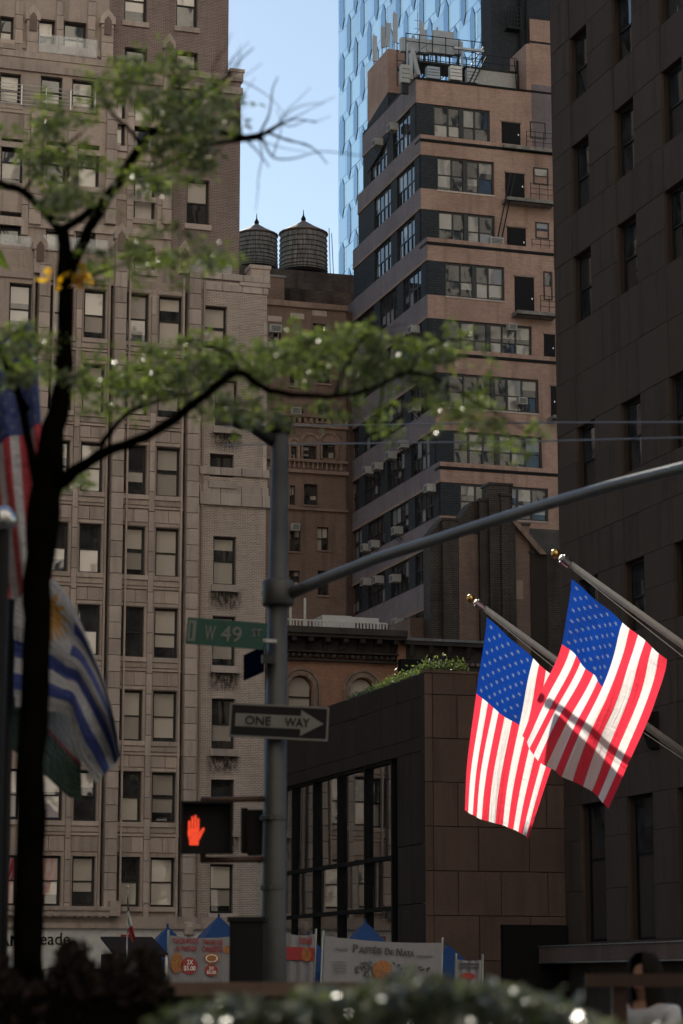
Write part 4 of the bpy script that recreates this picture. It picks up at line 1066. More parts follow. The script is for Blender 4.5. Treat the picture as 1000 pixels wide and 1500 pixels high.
for i in range(NV):
    c_ = ctr[i]
    for z0, z1 in zr:
        if z0 > 48: continue
        window(e, c_-ww/2, c_+ww/2, z0, z1, .1, M['frame'], M['pane_r'], nx=1, left=True, fw=.08, inset=.18)
    window(e, c_-ww*.62, c_+ww*.62, 2.9, zg, .1, M['black'], M['pane_r'], nx=1, ny=2, left=True, fw=.1, inset=.2, rail=.6)
a, b = RB.lf(735, 1398, -1.0)[1], RB.lf(735, 1412, -1.0)[1]
MB().box(-1.1, .1, YN, 1.0-1.02, 2.25, 2.75).build('entrance_ledge', M['stone_c'], e)
MB().box(-1.14, -.3, YN, 1.0-1.02, 2.75, 2.79).box(-1.12, -.3, YN, -.02, 2.2, 2.245).build('ledge_flashing', M['galv'], e)
y, z = RB.lf(964, 1042)
MB().prism([(0, z), (-.95, z-.05), (-.9, z-.22), (-.45, z-.5), (-.2, z-1.15), (0, z-1.2)], 0, .42).build('bracket', M['black'], e, loc=(0, y, 0))

# ------------------------------------------------------------------ unseen blocks: tower reflects, enlarged for bounce light; side block added to cut skylight
def backblock(name, label, O, rz, w_, dpt, h, pitch, m):
    t = thing(name, label, 'building', (O[0], O[1], 0), rz)
    MB().box(-w_/2, w_/2, -dpt, -.4, 0, h).build('core', m, t)
    n_ = int(w_/pitch)
    pm = MB().box(-pitch*.37, pitch*.37, -.4, 0, 0, h).mesh('pier', m); wmh = MB().box(-pitch*.13, pitch*.13, -.4, -.25, 0, h).mesh('window_strip', M['pane_r'])
    spm = MB().box(-w_/2, w_/2, -.25, -.18, 0, 1.1).mesh('spandrel', m)
    for k in range(n_+1):
        x = -w_/2+k*pitch; link('pier', pm, t, (x, 0, 0)); link('window_strip', wmh, t, (x+pitch/2, 0, 0))
    for k in range(int(h/3.8)): link('spandrel', spm, t, (0, 0, k*3.8))
    return t
backblock('limestone_tower', 'pale limestone slab tower with vertical window strips behind the plaza, unseen, enlarged to bounce sunlight', (0, -48, 0), PSI, 300, 30, 230, 3.6, M['lime'])
backblock('shade_block', 'brown limestone block out of view, added to cut the sky light', (-30, 0, 0), -math.pi/2+PSI, 70, 25, 48, 3.6, M['stone_c'])

# unseen trees added behind and beside the camera to shade the foreground
def shade_tree(x, y, h, r, seed, label):
    t = thing('shade_tree', label, 'tree', (x, y, 0))
    MB().tube([(0, 0, 0), (.05, 0, h*.4), (0, .1, h*.8)], [.16, .12, .06], 8).build('trunk', M['bark'], t, True)
    rd = random.Random(seed)
    for k in range(5):
        a = k*1.26; MB().tube([(0, 0, h*.4), (r*.4*math.cos(a), r*.4*math.sin(a), h*.6), (r*.8*math.cos(a), r*.8*math.sin(a), h*.8)], [.08, .05, .02], 6).build('branch', M['bark'], t, True)
    def f(q):
        a, b, c = q.gauss(0, .45), q.gauss(0, .45), q.gauss(0, .4); return Vector((a*r, b*r, h*.72+c*r*.7))
    leafcloud(2600, f, .34, .5, seed, 0.).build('crown', M['leaf'], t)
shade_tree(-4.5, -4, 8, 3.2, 51, 'unseen leafy tree added for shade behind and left of the viewpoint')
shade_tree(4.5, -5, 8, 3.2, 52, 'unseen leafy tree added for shade behind and right of the viewpoint')
shade_tree(-7.5, 7, 7.5, 3.0, 53, 'leafy tree added for shade beside the flagpoles out of view')
shade_tree(5.5, 7, 7.5, 3.0, 55, 'leafy tree added for shade beside the hedge out of view')
shade_tree(-6.8, 15, 8, 3.0, 56, 'leafy tree added for shade left of the limp flag out of view')
shade_tree(0, -9, 9, 3.4, 54, 'unseen leafy tree added for shade straight behind the viewpoint')

# ------------------------------------------------------------------ flags
def flagmat(name, kind, trans):
    m, t, b = mat(name); n = NT(t)
    uv = n.n('TexCoord').outputs['UV']; sp = n.n('SeparateXYZ', {0: uv}); u, v = sp.outputs[0], sp.outputs[1]   # u along the fly, v down the hoist
    fold = n.n('TexNoise', {'Vector': n.n('Mapping', {'Vector': uv, 'Scale': (2., 14., 1.)}).outputs[0], 'Scale': 3., 'Detail': 4.}).outputs[0]
    if kind[:2] == 'us':
        sidx = n.math('FLOOR', n.math('MULTIPLY', v, 13.)); red = n.math('LESS_THAN', n.math('MODULO', sidx, 2.), .5)
        c = n.mix(red, (.86, .84, .86), (.88, .045, .085))
        seam = n.math('GREATER_THAN', n.math('ABSOLUTE', n.math('SUBTRACT', n.math('FRACT', n.math('MULTIPLY', v, 13.)), .5)), .455)
        c = n.mix(n.math('MULTIPLY', seam, .3), c, (.2, .06, .08))
        can = n.math('MULTIPLY', n.math('LESS_THAN', v, 7/13), n.math('LESS_THAN', u, .4))
        cu, cv = n.math('DIVIDE', u, .4), n.math('DIVIDE', v, 7/13)
        def lattice(nx, ny, ox, oy, sx, sy):
            fx = n.math('SUBTRACT', n.math('FRACT', n.math('MULTIPLY', n.math('SUBTRACT', cu, ox), sx)), .5)
            fy_ = n.math('SUBTRACT', n.math('FRACT', n.math('MULTIPLY', n.math('SUBTRACT', cv, oy), sy)), .5)
            fx = n.math('MULTIPLY', fx, 1.25)
            r = n.math('SQRT', n.math('ADD', n.math('MULTIPLY', fx, fx), n.math('MULTIPLY', fy_, fy_)))
            an = n.math('ARCTAN2', fx, fy_)
            lim = n.math('MULTIPLY_ADD', n.math('COSINE', n.math('MULTIPLY', an, 5.)), .06, .135)
            return n.math('LESS_THAN', r, lim)
        s1 = lattice(6, 5, 0., 0., 6., 5.); s2 = lattice(5, 4, 1/12, .1, 6., 5.)
        ins = n.math('MULTIPLY', n.math('MULTIPLY', n.math('GREATER_THAN', cu, 1/12), n.math('LESS_THAN', cu, 11/12)), n.math('MULTIPLY', n.math('GREATER_THAN', cv, .1), n.math('LESS_THAN', cv, .9)))
        st = n.math('MAXIMUM', s1, n.math('MULTIPLY', s2, ins))
        c = n.mix(can, c, n.mix(st, (.003, .04, .27), (.13, .17, .3)))
        if kind == 'us_d': c = n.mix(1., c, (.38, .38, .4), 'MULTIPLY')  # shade on the limp plaza flag is multiplied into its colour
    elif kind == 'uy':
        sidx = n.math('FLOOR', n.math('MULTIPLY', v, 9.)); bl = n.math('GREATER_THAN', n.math('MODULO', sidx, 2.), .5)
        c = n.mix(bl, (.29, .29, .31), (.004, .02, .15))
        can = n.math('MULTIPLY', n.math('LESS_THAN', v, 5/9), n.math('LESS_THAN', u, .36))
        dx, dy = n.math('MULTIPLY', n.math('SUBTRACT', u, .18), 1.5), n.math('SUBTRACT', v, .27)
        r = n.math('SQRT', n.math('ADD', n.math('MULTIPLY', dx, dx), n.math('MULTIPLY', dy, dy)))
        lim = n.math('MULTIPLY_ADD', n.math('COSINE', n.math('MULTIPLY', n.math('ARCTAN2', dx, dy), 16.)), .05, .16)
        c = n.mix(can, c, n.mix(n.math('LESS_THAN', r, lim), (.29, .29, .31), (.33, .16, .025)))
    elif kind == 'tri':
        c = n.ramp(v, [(0, (.01, .06, .2)), (.31, (.22, .01, .015)), (.34, (.2, .2, .2)), (.64, (.22, .01, .015)), (.67, (.02, .05, .03))])
        for nd in t.nodes:
            if nd.type == 'VALTORGB': nd.color_ramp.interpolation = 'CONSTANT'
    else:
        c = n.ramp(u, [(0, (.01, .14, .06)), (.34, (.65, .65, .62)), (.67, (.4, .03, .03))])
        for nd in t.nodes:
            if nd.type == 'VALTORGB': nd.color_ramp.interpolation = 'CONSTANT'
    n.link(c, b.inputs['Base Color']); b.inputs['Roughness'].default_value = .55; b.inputs['Sheen Weight'].default_value = .1
    fold2 = n.n('TexNoise', {'Vector': n.n('Mapping', {'Vector': uv, 'Scale': (9., 3., 1.), 'Rotation': (0, 0, .5)}).outputs[0], 'Scale': 2.5, 'Detail': 3., 'Distortion': .5}).outputs[0]
    bp = n.n('Bump', {'Height': n.math('ADD', fold, fold2), 'Strength': .8, 'Distance': .06}); n.link(bp.outputs[0], b.inputs['Normal'])
    tr = n.n('BsdfTranslucent', {'Color': c, 'Normal': bp.outputs[0]})
    mx = n.n('MixShader', {0: trans, 1: b.outputs[0], 2: tr.outputs[0]}); n.link(mx.outputs[0], t.nodes['Material Output'].inputs['Surface'])
    return m
def interp(pl, t):
    """point along a pixel polyline"""
    ls = [math.dist(pl[i], pl[i+1]) for i in range(len(pl)-1)]; s = t*sum(ls)
    for i, l in enumerate(ls):
        if s <= l or i == len(ls)-1:
            k = s/l; return (pl[i][0]+(pl[i+1][0]-pl[i][0])*k, pl[i][1]+(pl[i+1][1]-pl[i][1])*k)
        s -= l
def spline(pl, n=24):
    out = []
    P = [pl[0]]+list(pl)+[pl[-1]]
    for i in range(1, len(P)-2):
        for k in range(n):
            t = k/n; a, b, c, d = P[i-1], P[i], P[i+1], P[i+2]
            out.append(tuple(.5*((2*b[j])+(-a[j]+c[j])*t+(2*a[j]-5*b[j]+4*c[j]-d[j])*t*t+(-a[j]+3*b[j]-3*c[j]+d[j])*t**3) for j in (0, 1)))
    out.append(pl[-1]); return out
def flag(name, label, top, bot, toP, wave, mt, nu=44, nv=30, sq=0.):
    """top/bot: pixel polylines of the first and the last stripe edge, from hoist to fly; toP: pixel -> point; wave(u,v) metres out of plane along nrm"""
    st, sb = spline(top), spline(bot); mb = MB(); uv = []
    P0 = None
    for i in range(nu+1):
        u = i/nu; a, b = interp(st, u), interp(sb, u)
        for j in range(nv+1):
            v = j/nv; g_ = v**(1+sq*max(0, u-.35)); p = toP(a[0]+(b[0]-a[0])*g_, a[1]+(b[1]-a[1])*g_)
            mb.v.append(tuple(p+wave(u, v))); uv.append((u, v))
    for i in range(nu):
        for j in range(nv):
            q = i*(nv+1)+j; mb.f.append((q, q+nv+1, q+nv+2, q+1))
    o = mb.build(name, mt, None, True, uv=uv)
    c = sum((Vector(v) for v in mb.v), Vector())/len(mb.v)
    for v in o.data.vertices: v.co -= c
    o.location = c
    return tag(o, label, 'flag')
M['us'] = flagmat('sunlit_striped_flag', 'us', .75); M['us_d'] = flagmat('shaded_striped_flag', 'us_d', .03)
M['uy'] = flagmat('sun_and_stripes_flag', 'uy', .08); M['tri'] = flagmat('three_band_flag', 'tri', .08); M['mx'] = flagmat('small_three_band_flag', 'mx', .2)
NRM = Vector((SU, -CU, 0))                      # out of the flag plane, towards the viewer
def plane_of(px, py, D):
    p0 = at(px, py, D)
    def f(x, y):
        d = ray(x, y); o = Vector((0, 0, CZ)); t = (p0-o).dot(NRM)/d.dot(NRM); return o+d*t
    return f
pl1 = plane_of(818, 812, 62.); pl2 = plane_of(692, 878, 69.2)
def pole(name, label, pf, tip, base, r0, r1, facade):
    a, b = pf(*tip), pf(*base)
    d = (b-a).normalized()
    # run on to the wall of the right-hand building
    lb = RB.loc(b-RB.O); la = RB.loc(a-RB.O); k = (0.05-la.x)/(lb.x-la.x); b = a+(b-a)*k
    t = thing(name, label, 'flagpole', b)
    MB().tube([a-b, Vector((0, 0, 0))], [r0, r1], 12).build('shaft', M['fpole'], t, True)
    s = MB(); s.lathe((0, 0, 0), [(.001, -.125)]+[(.125*math.sin(math.pi*k_/8), -.125*math.cos(math.pi*k_/8)) for k_ in range(1, 8)]+[(.001, .125)], 14)
    s.build('ball', M['gold'], t, True, loc=a-b-d*.16)
    MB().tube([a-b+d*.05, a-b+d*.3], [r0*1.5, r0*1.5], 10).build('collar', M['silver'], t)
    p = (a-b)*.2
    MB().tube([p, (0, 0, 3.0)], .018, 5).build('stay_wire', M['iron'], t)
    MB().tube([a-b+d*.4+Vector((0, 0, -.1)), (a-b)*.55+Vector((0, 0, -.35)), (a-b)*.1+Vector((0, 0, -.15))], .012, 5).build('halyard', M['white'], t)
    MB().box(-.15, .15, -.15, .15, -.3, .3).build('wall_bracket', M['iron'], t)
    return t
pole('flagpole', 'grey flagpole with golden ball above the sunlit flag nearer the street', pl1, (820, 816), (1000, 945), .085, .13, None)
pole('flagpole', 'grey flagpole with golden ball carrying the flag farther along the wall', pl2, (695, 881), (812, 966), .085, .13, None)
def wv1(u, v):
    return NRM*(.42*u**.7*math.sin(2*math.pi*(v*1.15+.25*u)+.4) + .22*math.exp(-((v-.36-.1*u)/.06)**2)*min(1, u*3) + .045*math.sin(19*v+9*u+2*math.sin(5*u)) + .03*math.sin(33*v-6*u)*u + .1*math.sin(5*u+3*v)*u)
def wv2(u, v):
    return NRM*(.3*u**.7*math.sin(2*math.pi*(v*1.0+.2*u)+2.2) + .045*math.sin(17*v+7*u+2*math.sin(4*u)) + .03*math.sin(35*v-5*u)*u + .1*math.sin(4*u+2*v)*u)
flag('striped_flag', 'sunlit star and stripe flag crossed by the shadow of a flagpole', [(836, 848), (818, 945), (785, 1015), (757, 1080)], [(976, 966), (952, 1040), (915, 1120), (884, 1186)], pl1, wv1, M['us'])
flag('striped_flag', 'star and stripe flag with shaded left edge hanging farther along the wall', [(712, 904), (698, 1000), (684, 1110), (683, 1186)], [(838, 1016), (822, 1075), (802, 1140), (776, 1229)], pl2, wv2, M['us'])
# plaza flags on the left
def plainplane(D, dyaw=0.):
    return lambda x, y: at(x, y, D+(x-60)*dyaw)
Y_ = Vector((0, -1, 0))
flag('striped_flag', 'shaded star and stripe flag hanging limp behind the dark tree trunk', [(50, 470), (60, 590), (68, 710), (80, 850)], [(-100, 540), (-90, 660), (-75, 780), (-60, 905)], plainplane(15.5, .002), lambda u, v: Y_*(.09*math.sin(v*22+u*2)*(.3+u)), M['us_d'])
flag('sun_flag', 'white and blue striped flag with golden sun draped beside the tree trunk', [(22, 815), (92, 862), (138, 960), (168, 1045), (176, 1105)], [(22, 1035), (95, 1045), (108, 1075), (116, 1110), (140, 1147)], plainplane(16.2, .003), lambda u, v: Y_*(.10*math.sin(u*9+v*3)*(.2+u)+.03*math.sin(v*17)), M['uy'], sq=3.2)
flag('three_band_flag', 'white and green flag with thin red line hanging below the sun flag', [(9, 865), (60, 920), (105, 980), (112, 1020)], [(9, 1092), (60, 1130), (98, 1165), (123, 1173)], plainplane(16.6, .003), lambda u, v: Y_*(.07*math.sin(u*10+v*4)*(.2+u)), M['tri'])
def vpole(px, pyt, D, label, ball, r=.045):
    p = at(px, pyt, D); t = thing('plaza_flagpole', label, 'flagpole', (p.x, p.y, 0))
    MB().tube([(0, 0, 0), (0, 0, p.z)], [r*1.2, r*.8], 12).build('shaft', M['black'], t, True)
    s = MB().lathe((0, 0, p.z), [(.001, -.01)]+[(.075*math.sin(math.pi*k/8), .065-.075*math.cos(math.pi*k/8)) for k in range(1, 8)]+[(.001, .14)], 14); s.build('ball', M[ball], t, True)
    MB().lathe((0, 0, 0), [(.14, 0), (.14, .04), (.08, .12), (.06, .14)], 12).build('foot', M['iron'], t)
vpole(5, 778, 13.0, 'dark plaza flagpole with silver ball at the edge of the tree trunk', 'silver')
vpole(20, 815, 16.3, 'plaza flagpole holding the white and blue sun flag', 'gold', .03)
vpole(-100, 440, 15.5, 'tall plaza flagpole holding the limp star and stripe flag', 'gold', .03)
vpole(8, 850, 16.6, 'plaza flagpole holding the green and white flag', 'gold', .025)

# ------------------------------------------------------------------ street pole with mast arm, signs and signal
PD = 23.
def zp(px, py, D=PD): return at(px, py, D).z
pb = at(400, HOR, PD); pt = at(411, 628, PD)
sp_ = thing('signal_pole', 'grey steel street pole with long curved mast arm', 'street pole', (pb.x, pb.y, 0))
o_ = Vector((pb.x, pb.y, 0))
MB().tube([(0, 0, 0), (0, 0, 1.9), (pt.x-pb.x, 0, pt.z)], [.15, .125, .08], 16).build('shaft', M['polepaint'], sp_, True)
MB().lathe((pt.x-pb.x, 0, pt.z), [(.095, -.05), (.115, 0), (.115, .05), (.09, .09), (.02, .14)], 14).build('cap', M['iron'], sp_, True)
MB().lathe((0, 0, 0), [(.28, 0), (.28, .08), (.24, .5), (.2, .62), (.17, .66)], 8).build('base', M['polepaint'], sp_)
zc0, zc1 = zp(405, 888), zp(405, 850)
MB().lathe((pt.x*.66-pb.x*.66, 0, zc0), [(.14, 0), (.155, .02), (.155, zc1-zc0-.02), (.14, zc1-zc0)], 14).build('collar', M['polepaint'], sp_, True)
arm = [(420, 872, 0, 9), (480, 846, -.4, 8.6), (550, 818, -1., 8.5), (658, 784, -1.9, 8.5), (740, 757, -2.5, 8.6), (820, 733, -3.2, 8.7), (900, 710, -3.8, 8.8), (1000, 685, -4.6, 9), (1180, 645, -5.9, 9)]
MB().tube([at(x, y, PD+d)-o_ for x, y, d, r in arm], [rpx(r, PD+d) for x, y, d, r in arm], 14).build('mast_arm', M['armpaint'], sp_, True)
q = [at(402, 645, PD)-o_, at(375, 628, PD-.1)-o_, at(352, 612, PD-.2)-o_]; MB().tube(q, [.07, .06, .05], 10).build('side_arm', M['iron'], sp_, True)
c = at(354, 614, PD-.2)-o_; MB().lathe(c, [(.02, -.1), (.09, -.07), (.1, 0), (.09, .07), (.02, .1)], 12).build('camera_dome', M['iron'], sp_, True)
for zz in (2.4, 3.05, 5.2, 7.6): MB().lathe((.0, 0, zz), [(.11, 0), (.131, .01), (.131, .05), (.11, .06)], 14).build('strap', M['polepaint'], sp_)
MB().box(-.07, .07, -.165, -.12, 1.1, 1.45).build('hand_hole', M['polepaint'], sp_)
# signs
def sign_frame(name, label, tl, tr, br, bl, D, mt, thick=.012):
    """flat plate from four corner pixels; returns empty with x along the plate"""
    a, b, d = at(*tl, D), at(*tr, D), at(*bl, D)
    x = (b-a); w_ = x.length; x.normalize(); z = (a-d); h = z.length; z = (z-x*z.dot(x)).normalized(); y = z.cross(x)
    t = thing(name, label, 'sign', d); t.matrix_world = Matrix(((x.x, y.x, z.x, d.x), (x.y, y.y, z.y, d.y), (x.z, y.z, z.z, d.z), (0, 0, 0, 1)))
    MB().box(0, w_, 0, thick, 0, h).build('plate', mt, t)
    return t, w_, h
M['green'] = plain('sign_green', (.001, .05, .038), .5, 0, .4, .1); M['signgrey'] = plain('sign_sheeting', (.13, .13, .13), .5, 0, .4, .1); M['navy'] = plain('sign_navy', (.003, .006, .02), .9, 0, 0.)
M['signlight'] = plain('sign_lettering', (.13, .14, .135), .5, 0, .4, .1)
PF = PD-.16
t, w_, h = sign_frame('street_sign', 'green street sign reading W 49 ST on the grey pole', (273, 904), (390, 913), (389, 951), (272, 943), PF, M['green'])
MB().box(.02*w_, .115*w_, -.006, 0, .12*h, .9*h).build('emblem', M['signlight'], t)
MB().box(.045*w_, .075*w_, -.009, -.006, .2*h, .8*h).build('emblem_mark', M['green'], t)
text('W', .13*w_, .55*h, M['signlight'], t, (.23*w_, -.006, .2*h), bold=.008); text('49', .26*w_, .6*h, M['signlight'], t, (.43*w_, -.006, .19*h), bold=.008); text('ST', .13*w_, .3*h, M['signlight'], t, (.81*w_, -.006, .46*h), bold=.006)
MB().box(.96*w_, w_+.1, .0, .03, .3*h, .42*h).build('bracket', M['galv'], t)
t, w_, h = sign_frame('one_way_sign', 'black and white ONE WAY arrow sign on the grey pole', (337, 1029), (482, 1036), (481, 1087), (335, 1079), PF-.02, M['black'])
mb = MB(); bw_ = .018
mb.box(0, w_, -.004, 0, 0, bw_).box(0, w_, -.004, 0, h-bw_, h).box(0, bw_, -.004, 0, bw_, h-bw_).box(w_-bw_, w_, -.004, 0, bw_, h-bw_); mb.build('border', M['signgrey'], t)
MB().prism([(.06*w_, .32*h), (.72*w_, .32*h), (.72*w_, .12*h), (.95*w_, .5*h), (.72*w_, .88*h), (.72*w_, .7*h), (.06*w_, .7*h)], -.005, 0).build('arrow', M['signgrey'], t)
text('ONE', .26*w_, .26*h, M['black'], t, (.16*w_, -.008, .38*h), bold=.012); text('WAY', .25*w_, .26*h, M['black'], t, (.56*w_, -.008, .38*h), bold=.012)
MB().box(.4*w_, .6*w_, .012, .06, .4*h, .6*h).build('bracket', M['galv'], t)
q = at(387, 984, PF); t = thing('side_sign', 'dark navy street sign seen almost edge on against the pole', 'sign', q, PSI)
MB().box(-.006, .006, 0, .72, 0, .25).build('plate', M['navy'], t); MB().box(-.009, -.006, .02, .7, .02, .23).build('border_face', M['navy'], t)
MB().box(-.02, .1, -.03, .02, .08, .16).build('bracket', M['iron'], t)
# pedestrian signal
a = at(269, 1248, PF); b = at(339, 1178, PF); W_, H_ = b.x-a.x, b.z-a.z
ps = thing('pedestrian_signal', 'pedestrian signal box showing a glowing red hand beside the pole', 'signal', (a.x, a.y, a.z))
MB().box(0, W_, .0, .22, 0, H_).build('housing', M['black'], ps)
mb = MB().box(-.02, W_+.02, -.14, 0, H_, H_+.02).box(-.02, 0, -.12, 0, 0, H_).box(W_, W_+.02, -.12, 0, 0, H_).box(-.02, W_+.02, -.05, 0, -.02, 0); mb.build('visor', M['black'], ps)
mE, tE, bE = mat('signal_hand_glow'); nE = NT(tE); bE.inputs['Base Color'].default_value = (.3, .02, .005, 1); bE.inputs['Emission Color'].default_value = (1, .075, .03, 1)
nE.link(nE.math('MULTIPLY_ADD', nE.n('TexVoronoi', {'Vector': nE.n('TexCoord').outputs['Object'], 'Scale': 90.}).outputs[0], -.6, 1.0), bE.inputs['Emission Strength']); M['hand'] = mE
mb = MB(); hx, hz, k_ = W_*.04, H_*.14, H_*.64
def hp(x, z): return (hx+x*k_*.62, hz+z*k_)
mb.prism([hp(*q) for q in ((.22, 0), (.7, 0), (.72, .14), (.95, .42), (1.02, .52), (.98, .58), (.9, .56), (.74, .42), (.74, .55), (.14, .55), (.12, .35), (.2, .16))], -.012, -.002)
for fx, fh_ in ((.14, .82), (.3, .96), (.46, 1.0), (.61, .9)):
    mb.prism([hp(*q) for q in ((fx, .54), (fx+.125, .54), (fx+.125, fh_-.04), (fx+.06, fh_), (fx, fh_-.04))], -.012, -.002)
mb.build('hand', M['hand'], ps)
for zz in (H_+.05, -.07):
    MB().tube([(W_*.35, .1, zz), (W_*.6, .1, zz), (1.0*W_+.33, .14, zz+.01)], .028, 8).build('bracket_arm', M['wood'], ps, True)
MB().tube([(W_*.4, .1, H_), (W_*.4, .1, H_+.06)], .03, 8).tube([(W_*.4, .1, -.08), (W_*.4, .1, 0)], .03, 8).build('bracket_post', M['wood'], ps)
a = at(362, 1250, PD+.1); b = at(386, 1186, PD+.1)
p2 = thing('side_signal', 'black signal box seen edge on between red hand signal and pole', 'signal', a)
MB().box(0, b.x-a.x, 0, .45, 0, b.z-a.z).build('housing', M['black'], p2); MB().box(-.06, 0, .05, .4, .02, b.z-a.z+.02).build('visor', M['black'], p2); MB().tube([(.1, .2, -.05), (.28, .1, -.05)], .03, 8).build('bracket_arm', M['wood'], p2)
# control cabinet at the pole
a, b = at(336, 1440, 21.5), at(386, 1343, 21.5)
cb_ = thing('control_cabinet', 'black control cabinet standing beside the foot of the street pole', 'cabinet', (a.x, a.y, 0))
MB().box(0, b.x-a.x, 0, .4, 0, b.z-.04).build('housing', M['black'], cb_); MB().box(-.02, b.x-a.x+.02, -.02, .42, b.z-.04, b.z).build('lid', M['black'], cb_); MB().box(.03, b.x-a.x-.03, -.015, 0, .15, b.z-.1).build('door', M['black'], cb_)
# overhead wires
for y0, y1, lab in ((619, 618, 'upper thin overhead wire crossing before the limestone block'), (646, 636, 'lower thin overhead wire crossing before the limestone block')):
    t = thing('overhead_wire', lab, 'wire', at(1200, y1, 19))
    a, b, c = at(330, y0+6, 30)-t.location, at(800, y0, 23)-t.location, Vector((0, 0, 0))
    MB().tube([a, a*.75+b*.25, a*.5+b*.5, b, b*.5+c*.5, c], .009, 6).build('strand', M['armpaint'], t)

# ------------------------------------------------------------------ honey locust
TDp = 11.
tr = thing('locust_tree', 'slender dark trunked locust tree with sparse sunlit foliage', 'tree', (at(41, HOR, TDp).x, TDp, 0))
to = Vector(tr.location)
def limb(pts, mb, jit=.03, n=9):
    P = []; R = []
    for i, (x, y, r, *d) in enumerate(pts):
        D = TDp+(d[0] if d else 0); P.append(at(x, y, D)-to); R.append(rpx(r, D))
    # subdivide for a natural line
    Q = []; S_ = []
    for i in range(len(P)-1):
        for k in range(4):
            t = k/4; a, b, c, d = P[max(i-1, 0)], P[i], P[i+1], P[min(i+2, len(P)-1)]
            p = .5*((2*b)+(c-a)*t+(2*a-5*b+4*c-d)*t*t+(3*b-a-3*c+d)*t**3)
            r = R[i]+(R[i+1]-R[i])*t
            p += Vector((random.gauss(0, 1), random.gauss(0, 1), random.gauss(0, 1)))*r*.12
            Q.append(p); S_.append(r*random.uniform(.94, 1.06))
    Q.append(P[-1]); S_.append(R[-1]); mb.tube(Q, S_, n); return Q
mb = MB()
mb.tube([(0, 0, 0), (0, 0, .15), (.0, 0, .8), at(41, 1440, TDp)-to], [.13, .085, .063, .06], 10)
limb([(42, 1440, 23), (44, 1250, 22), (52, 1000, 21), (56, 880, 21), (64, 750, 25), (76, 650, 20), (92, 560, 14), (95, 430, 12), (92, 338, 10)], mb)
mb.build('trunk', M['bark'], tr, True)
BR = {
 'a': [(92, 345, 8), (70, 315, 6.5, .1), (35, 282, 6, .2), (0, 268, 5.5, .3), (-60, 245, 5, .4)],
 'b': [(97, 420, 10), (112, 375, 9, -.05), (138, 325, 8.5, -.1), (165, 280, 8.5, -.2), (190, 240, 7.5, -.25), (215, 205, 6.8, -.3), (240, 185, 5.8, -.35), (265, 160, 4.6, -.4), (300, 138, 3.5, -.5), (335, 112, 2.2, -.6)],
 'b2': [(92, 337, 7), (120, 318, 6.5, -.05), (150, 298, 6, -.1), (165, 280, 6, -.2)],
 'c': [(228, 198, 5.5, -.3), (276, 184, 5, -.1), (320, 192, 4.6, .1), (360, 201, 4.4, .2), (392, 193, 4, .3), (410, 182, 2.4, .35)],
 'd': [(182, 250, 5, -.2), (225, 247, 3.6, -.4), (265, 230, 3.4, -.5), (300, 214, 3.4, -.6), (345, 206, 3.2, -.6), (385, 203, 3, -.6)],
 'e': [(207, 213, 4, -.3), (190, 190, 3.2, -.35), (168, 170, 2.8, -.4), (152, 148, 2.2, -.5)],
 'f': [(265, 160, 3, -.4), (262, 120, 2.4, -.3), (250, 98, 1.8, -.3)],
 'g': [(78, 716, 12), (110, 690, 9.5, -.1), (160, 660, 8.2, -.3), (215, 640, 7.6, -.5), (260, 610, 7, -.6), (300, 580, 6.5, -.7), (350, 546, 6, -.8), (385, 568, 5.2, -.8), (430, 578, 4.8, -.9), (480, 581, 4.2, -1), (520, 576, 3.6, -1.1), (560, 562, 3, -1.1), (600, 545, 2.6, -1.2), (650, 560, 2.2, -1.2), (700, 590, 1.8, -1.3), (770, 630, 1.2, -1.4)],
 'h': [(150, 650, 5, -.3), (180, 612, 3.6, -.2), (222, 590, 3.2, 0), (270, 578, 2.6, .1), (320, 560, 2, .2)],
 'i': [(490, 581, 2.6, -1), (505, 540, 2, -.9), (525, 500, 1.8, -.8), (548, 488, 1.2, -.8)],
 'j': [(600, 545, 2, -1.2), (620, 512, 1.6, -1.2), (680, 495, 1.2, -1.1), (725, 488, .9, -1.1)],
 'k': [(40, 600, 5, -.2), (18, 560, 5, -.3), (4, 520, 4.5, -.3), (-30, 470, 4, -.4)],
 'l': [(64, 750, 9), (45, 660, 7, -.1), (30, 590, 6, -.2), (10, 520, 5, -.2)],
 'm': [(350, 546, 3, -.8), (340, 520, 2, -.8), (300, 505, 1.5, -.7)],
 'n': [(35, 282, 3, .2), (65, 240, 2.2, .2), (95, 215, 1.8, .1), (120, 195, 1.4, .1)],
 'o': [(95, 300, 2.4, .1), (100, 250, 2.2, 0), (92, 205, 1.8, 0), (60, 180, 1.2, 0)],
 'p': [(95, 420, 3), (130, 405, 2, -.3), (180, 388, 1.5, -.4), (240, 370, 1.2, -.5), (320, 385, 1., -.5)],
 'q': [(392, 193, 2.4, .3), (420, 205, 1.6, .3), (455, 214, 1.2, .3), (480, 240, .8, .3)],
 'r': [(380, 198, 2.2, .2), (395, 165, 1.4, .2), (400, 130, 1., .2), (408, 112, .7, .2)],
 's': [(385, 203, 2.2, -.6), (400, 230, 1.5, -.6), (430, 232, 1.2, -.6), (470, 222, .9, -.6), (528, 228, .7, -.6)],
 't': [(335, 112, 1.8, -.6), (350, 90, 1.2, -.6), (372, 70, .8, -.6)],
 'u': [(355, 200, 2.2, .2), (350, 160, 1.4, .2), (360, 135, 1., .2)],
 'v': [(360, 204, 2, -.5), (378, 222, 1.3, -.5), (395, 245, .8, -.5)],
 'w': [(400, 190, 1.6, .3), (430, 175, 1.1, .3), (465, 180, .7, .3)],
 'x': [(560, 562, 2, -1.1), (555, 600, 1.5, -1.1), (545, 635, 1., -1.1)],
 'y': [(650, 560, 1.6, -1.2), (665, 600, 1.2, -1.2), (700, 615, .9, -1.2)]}
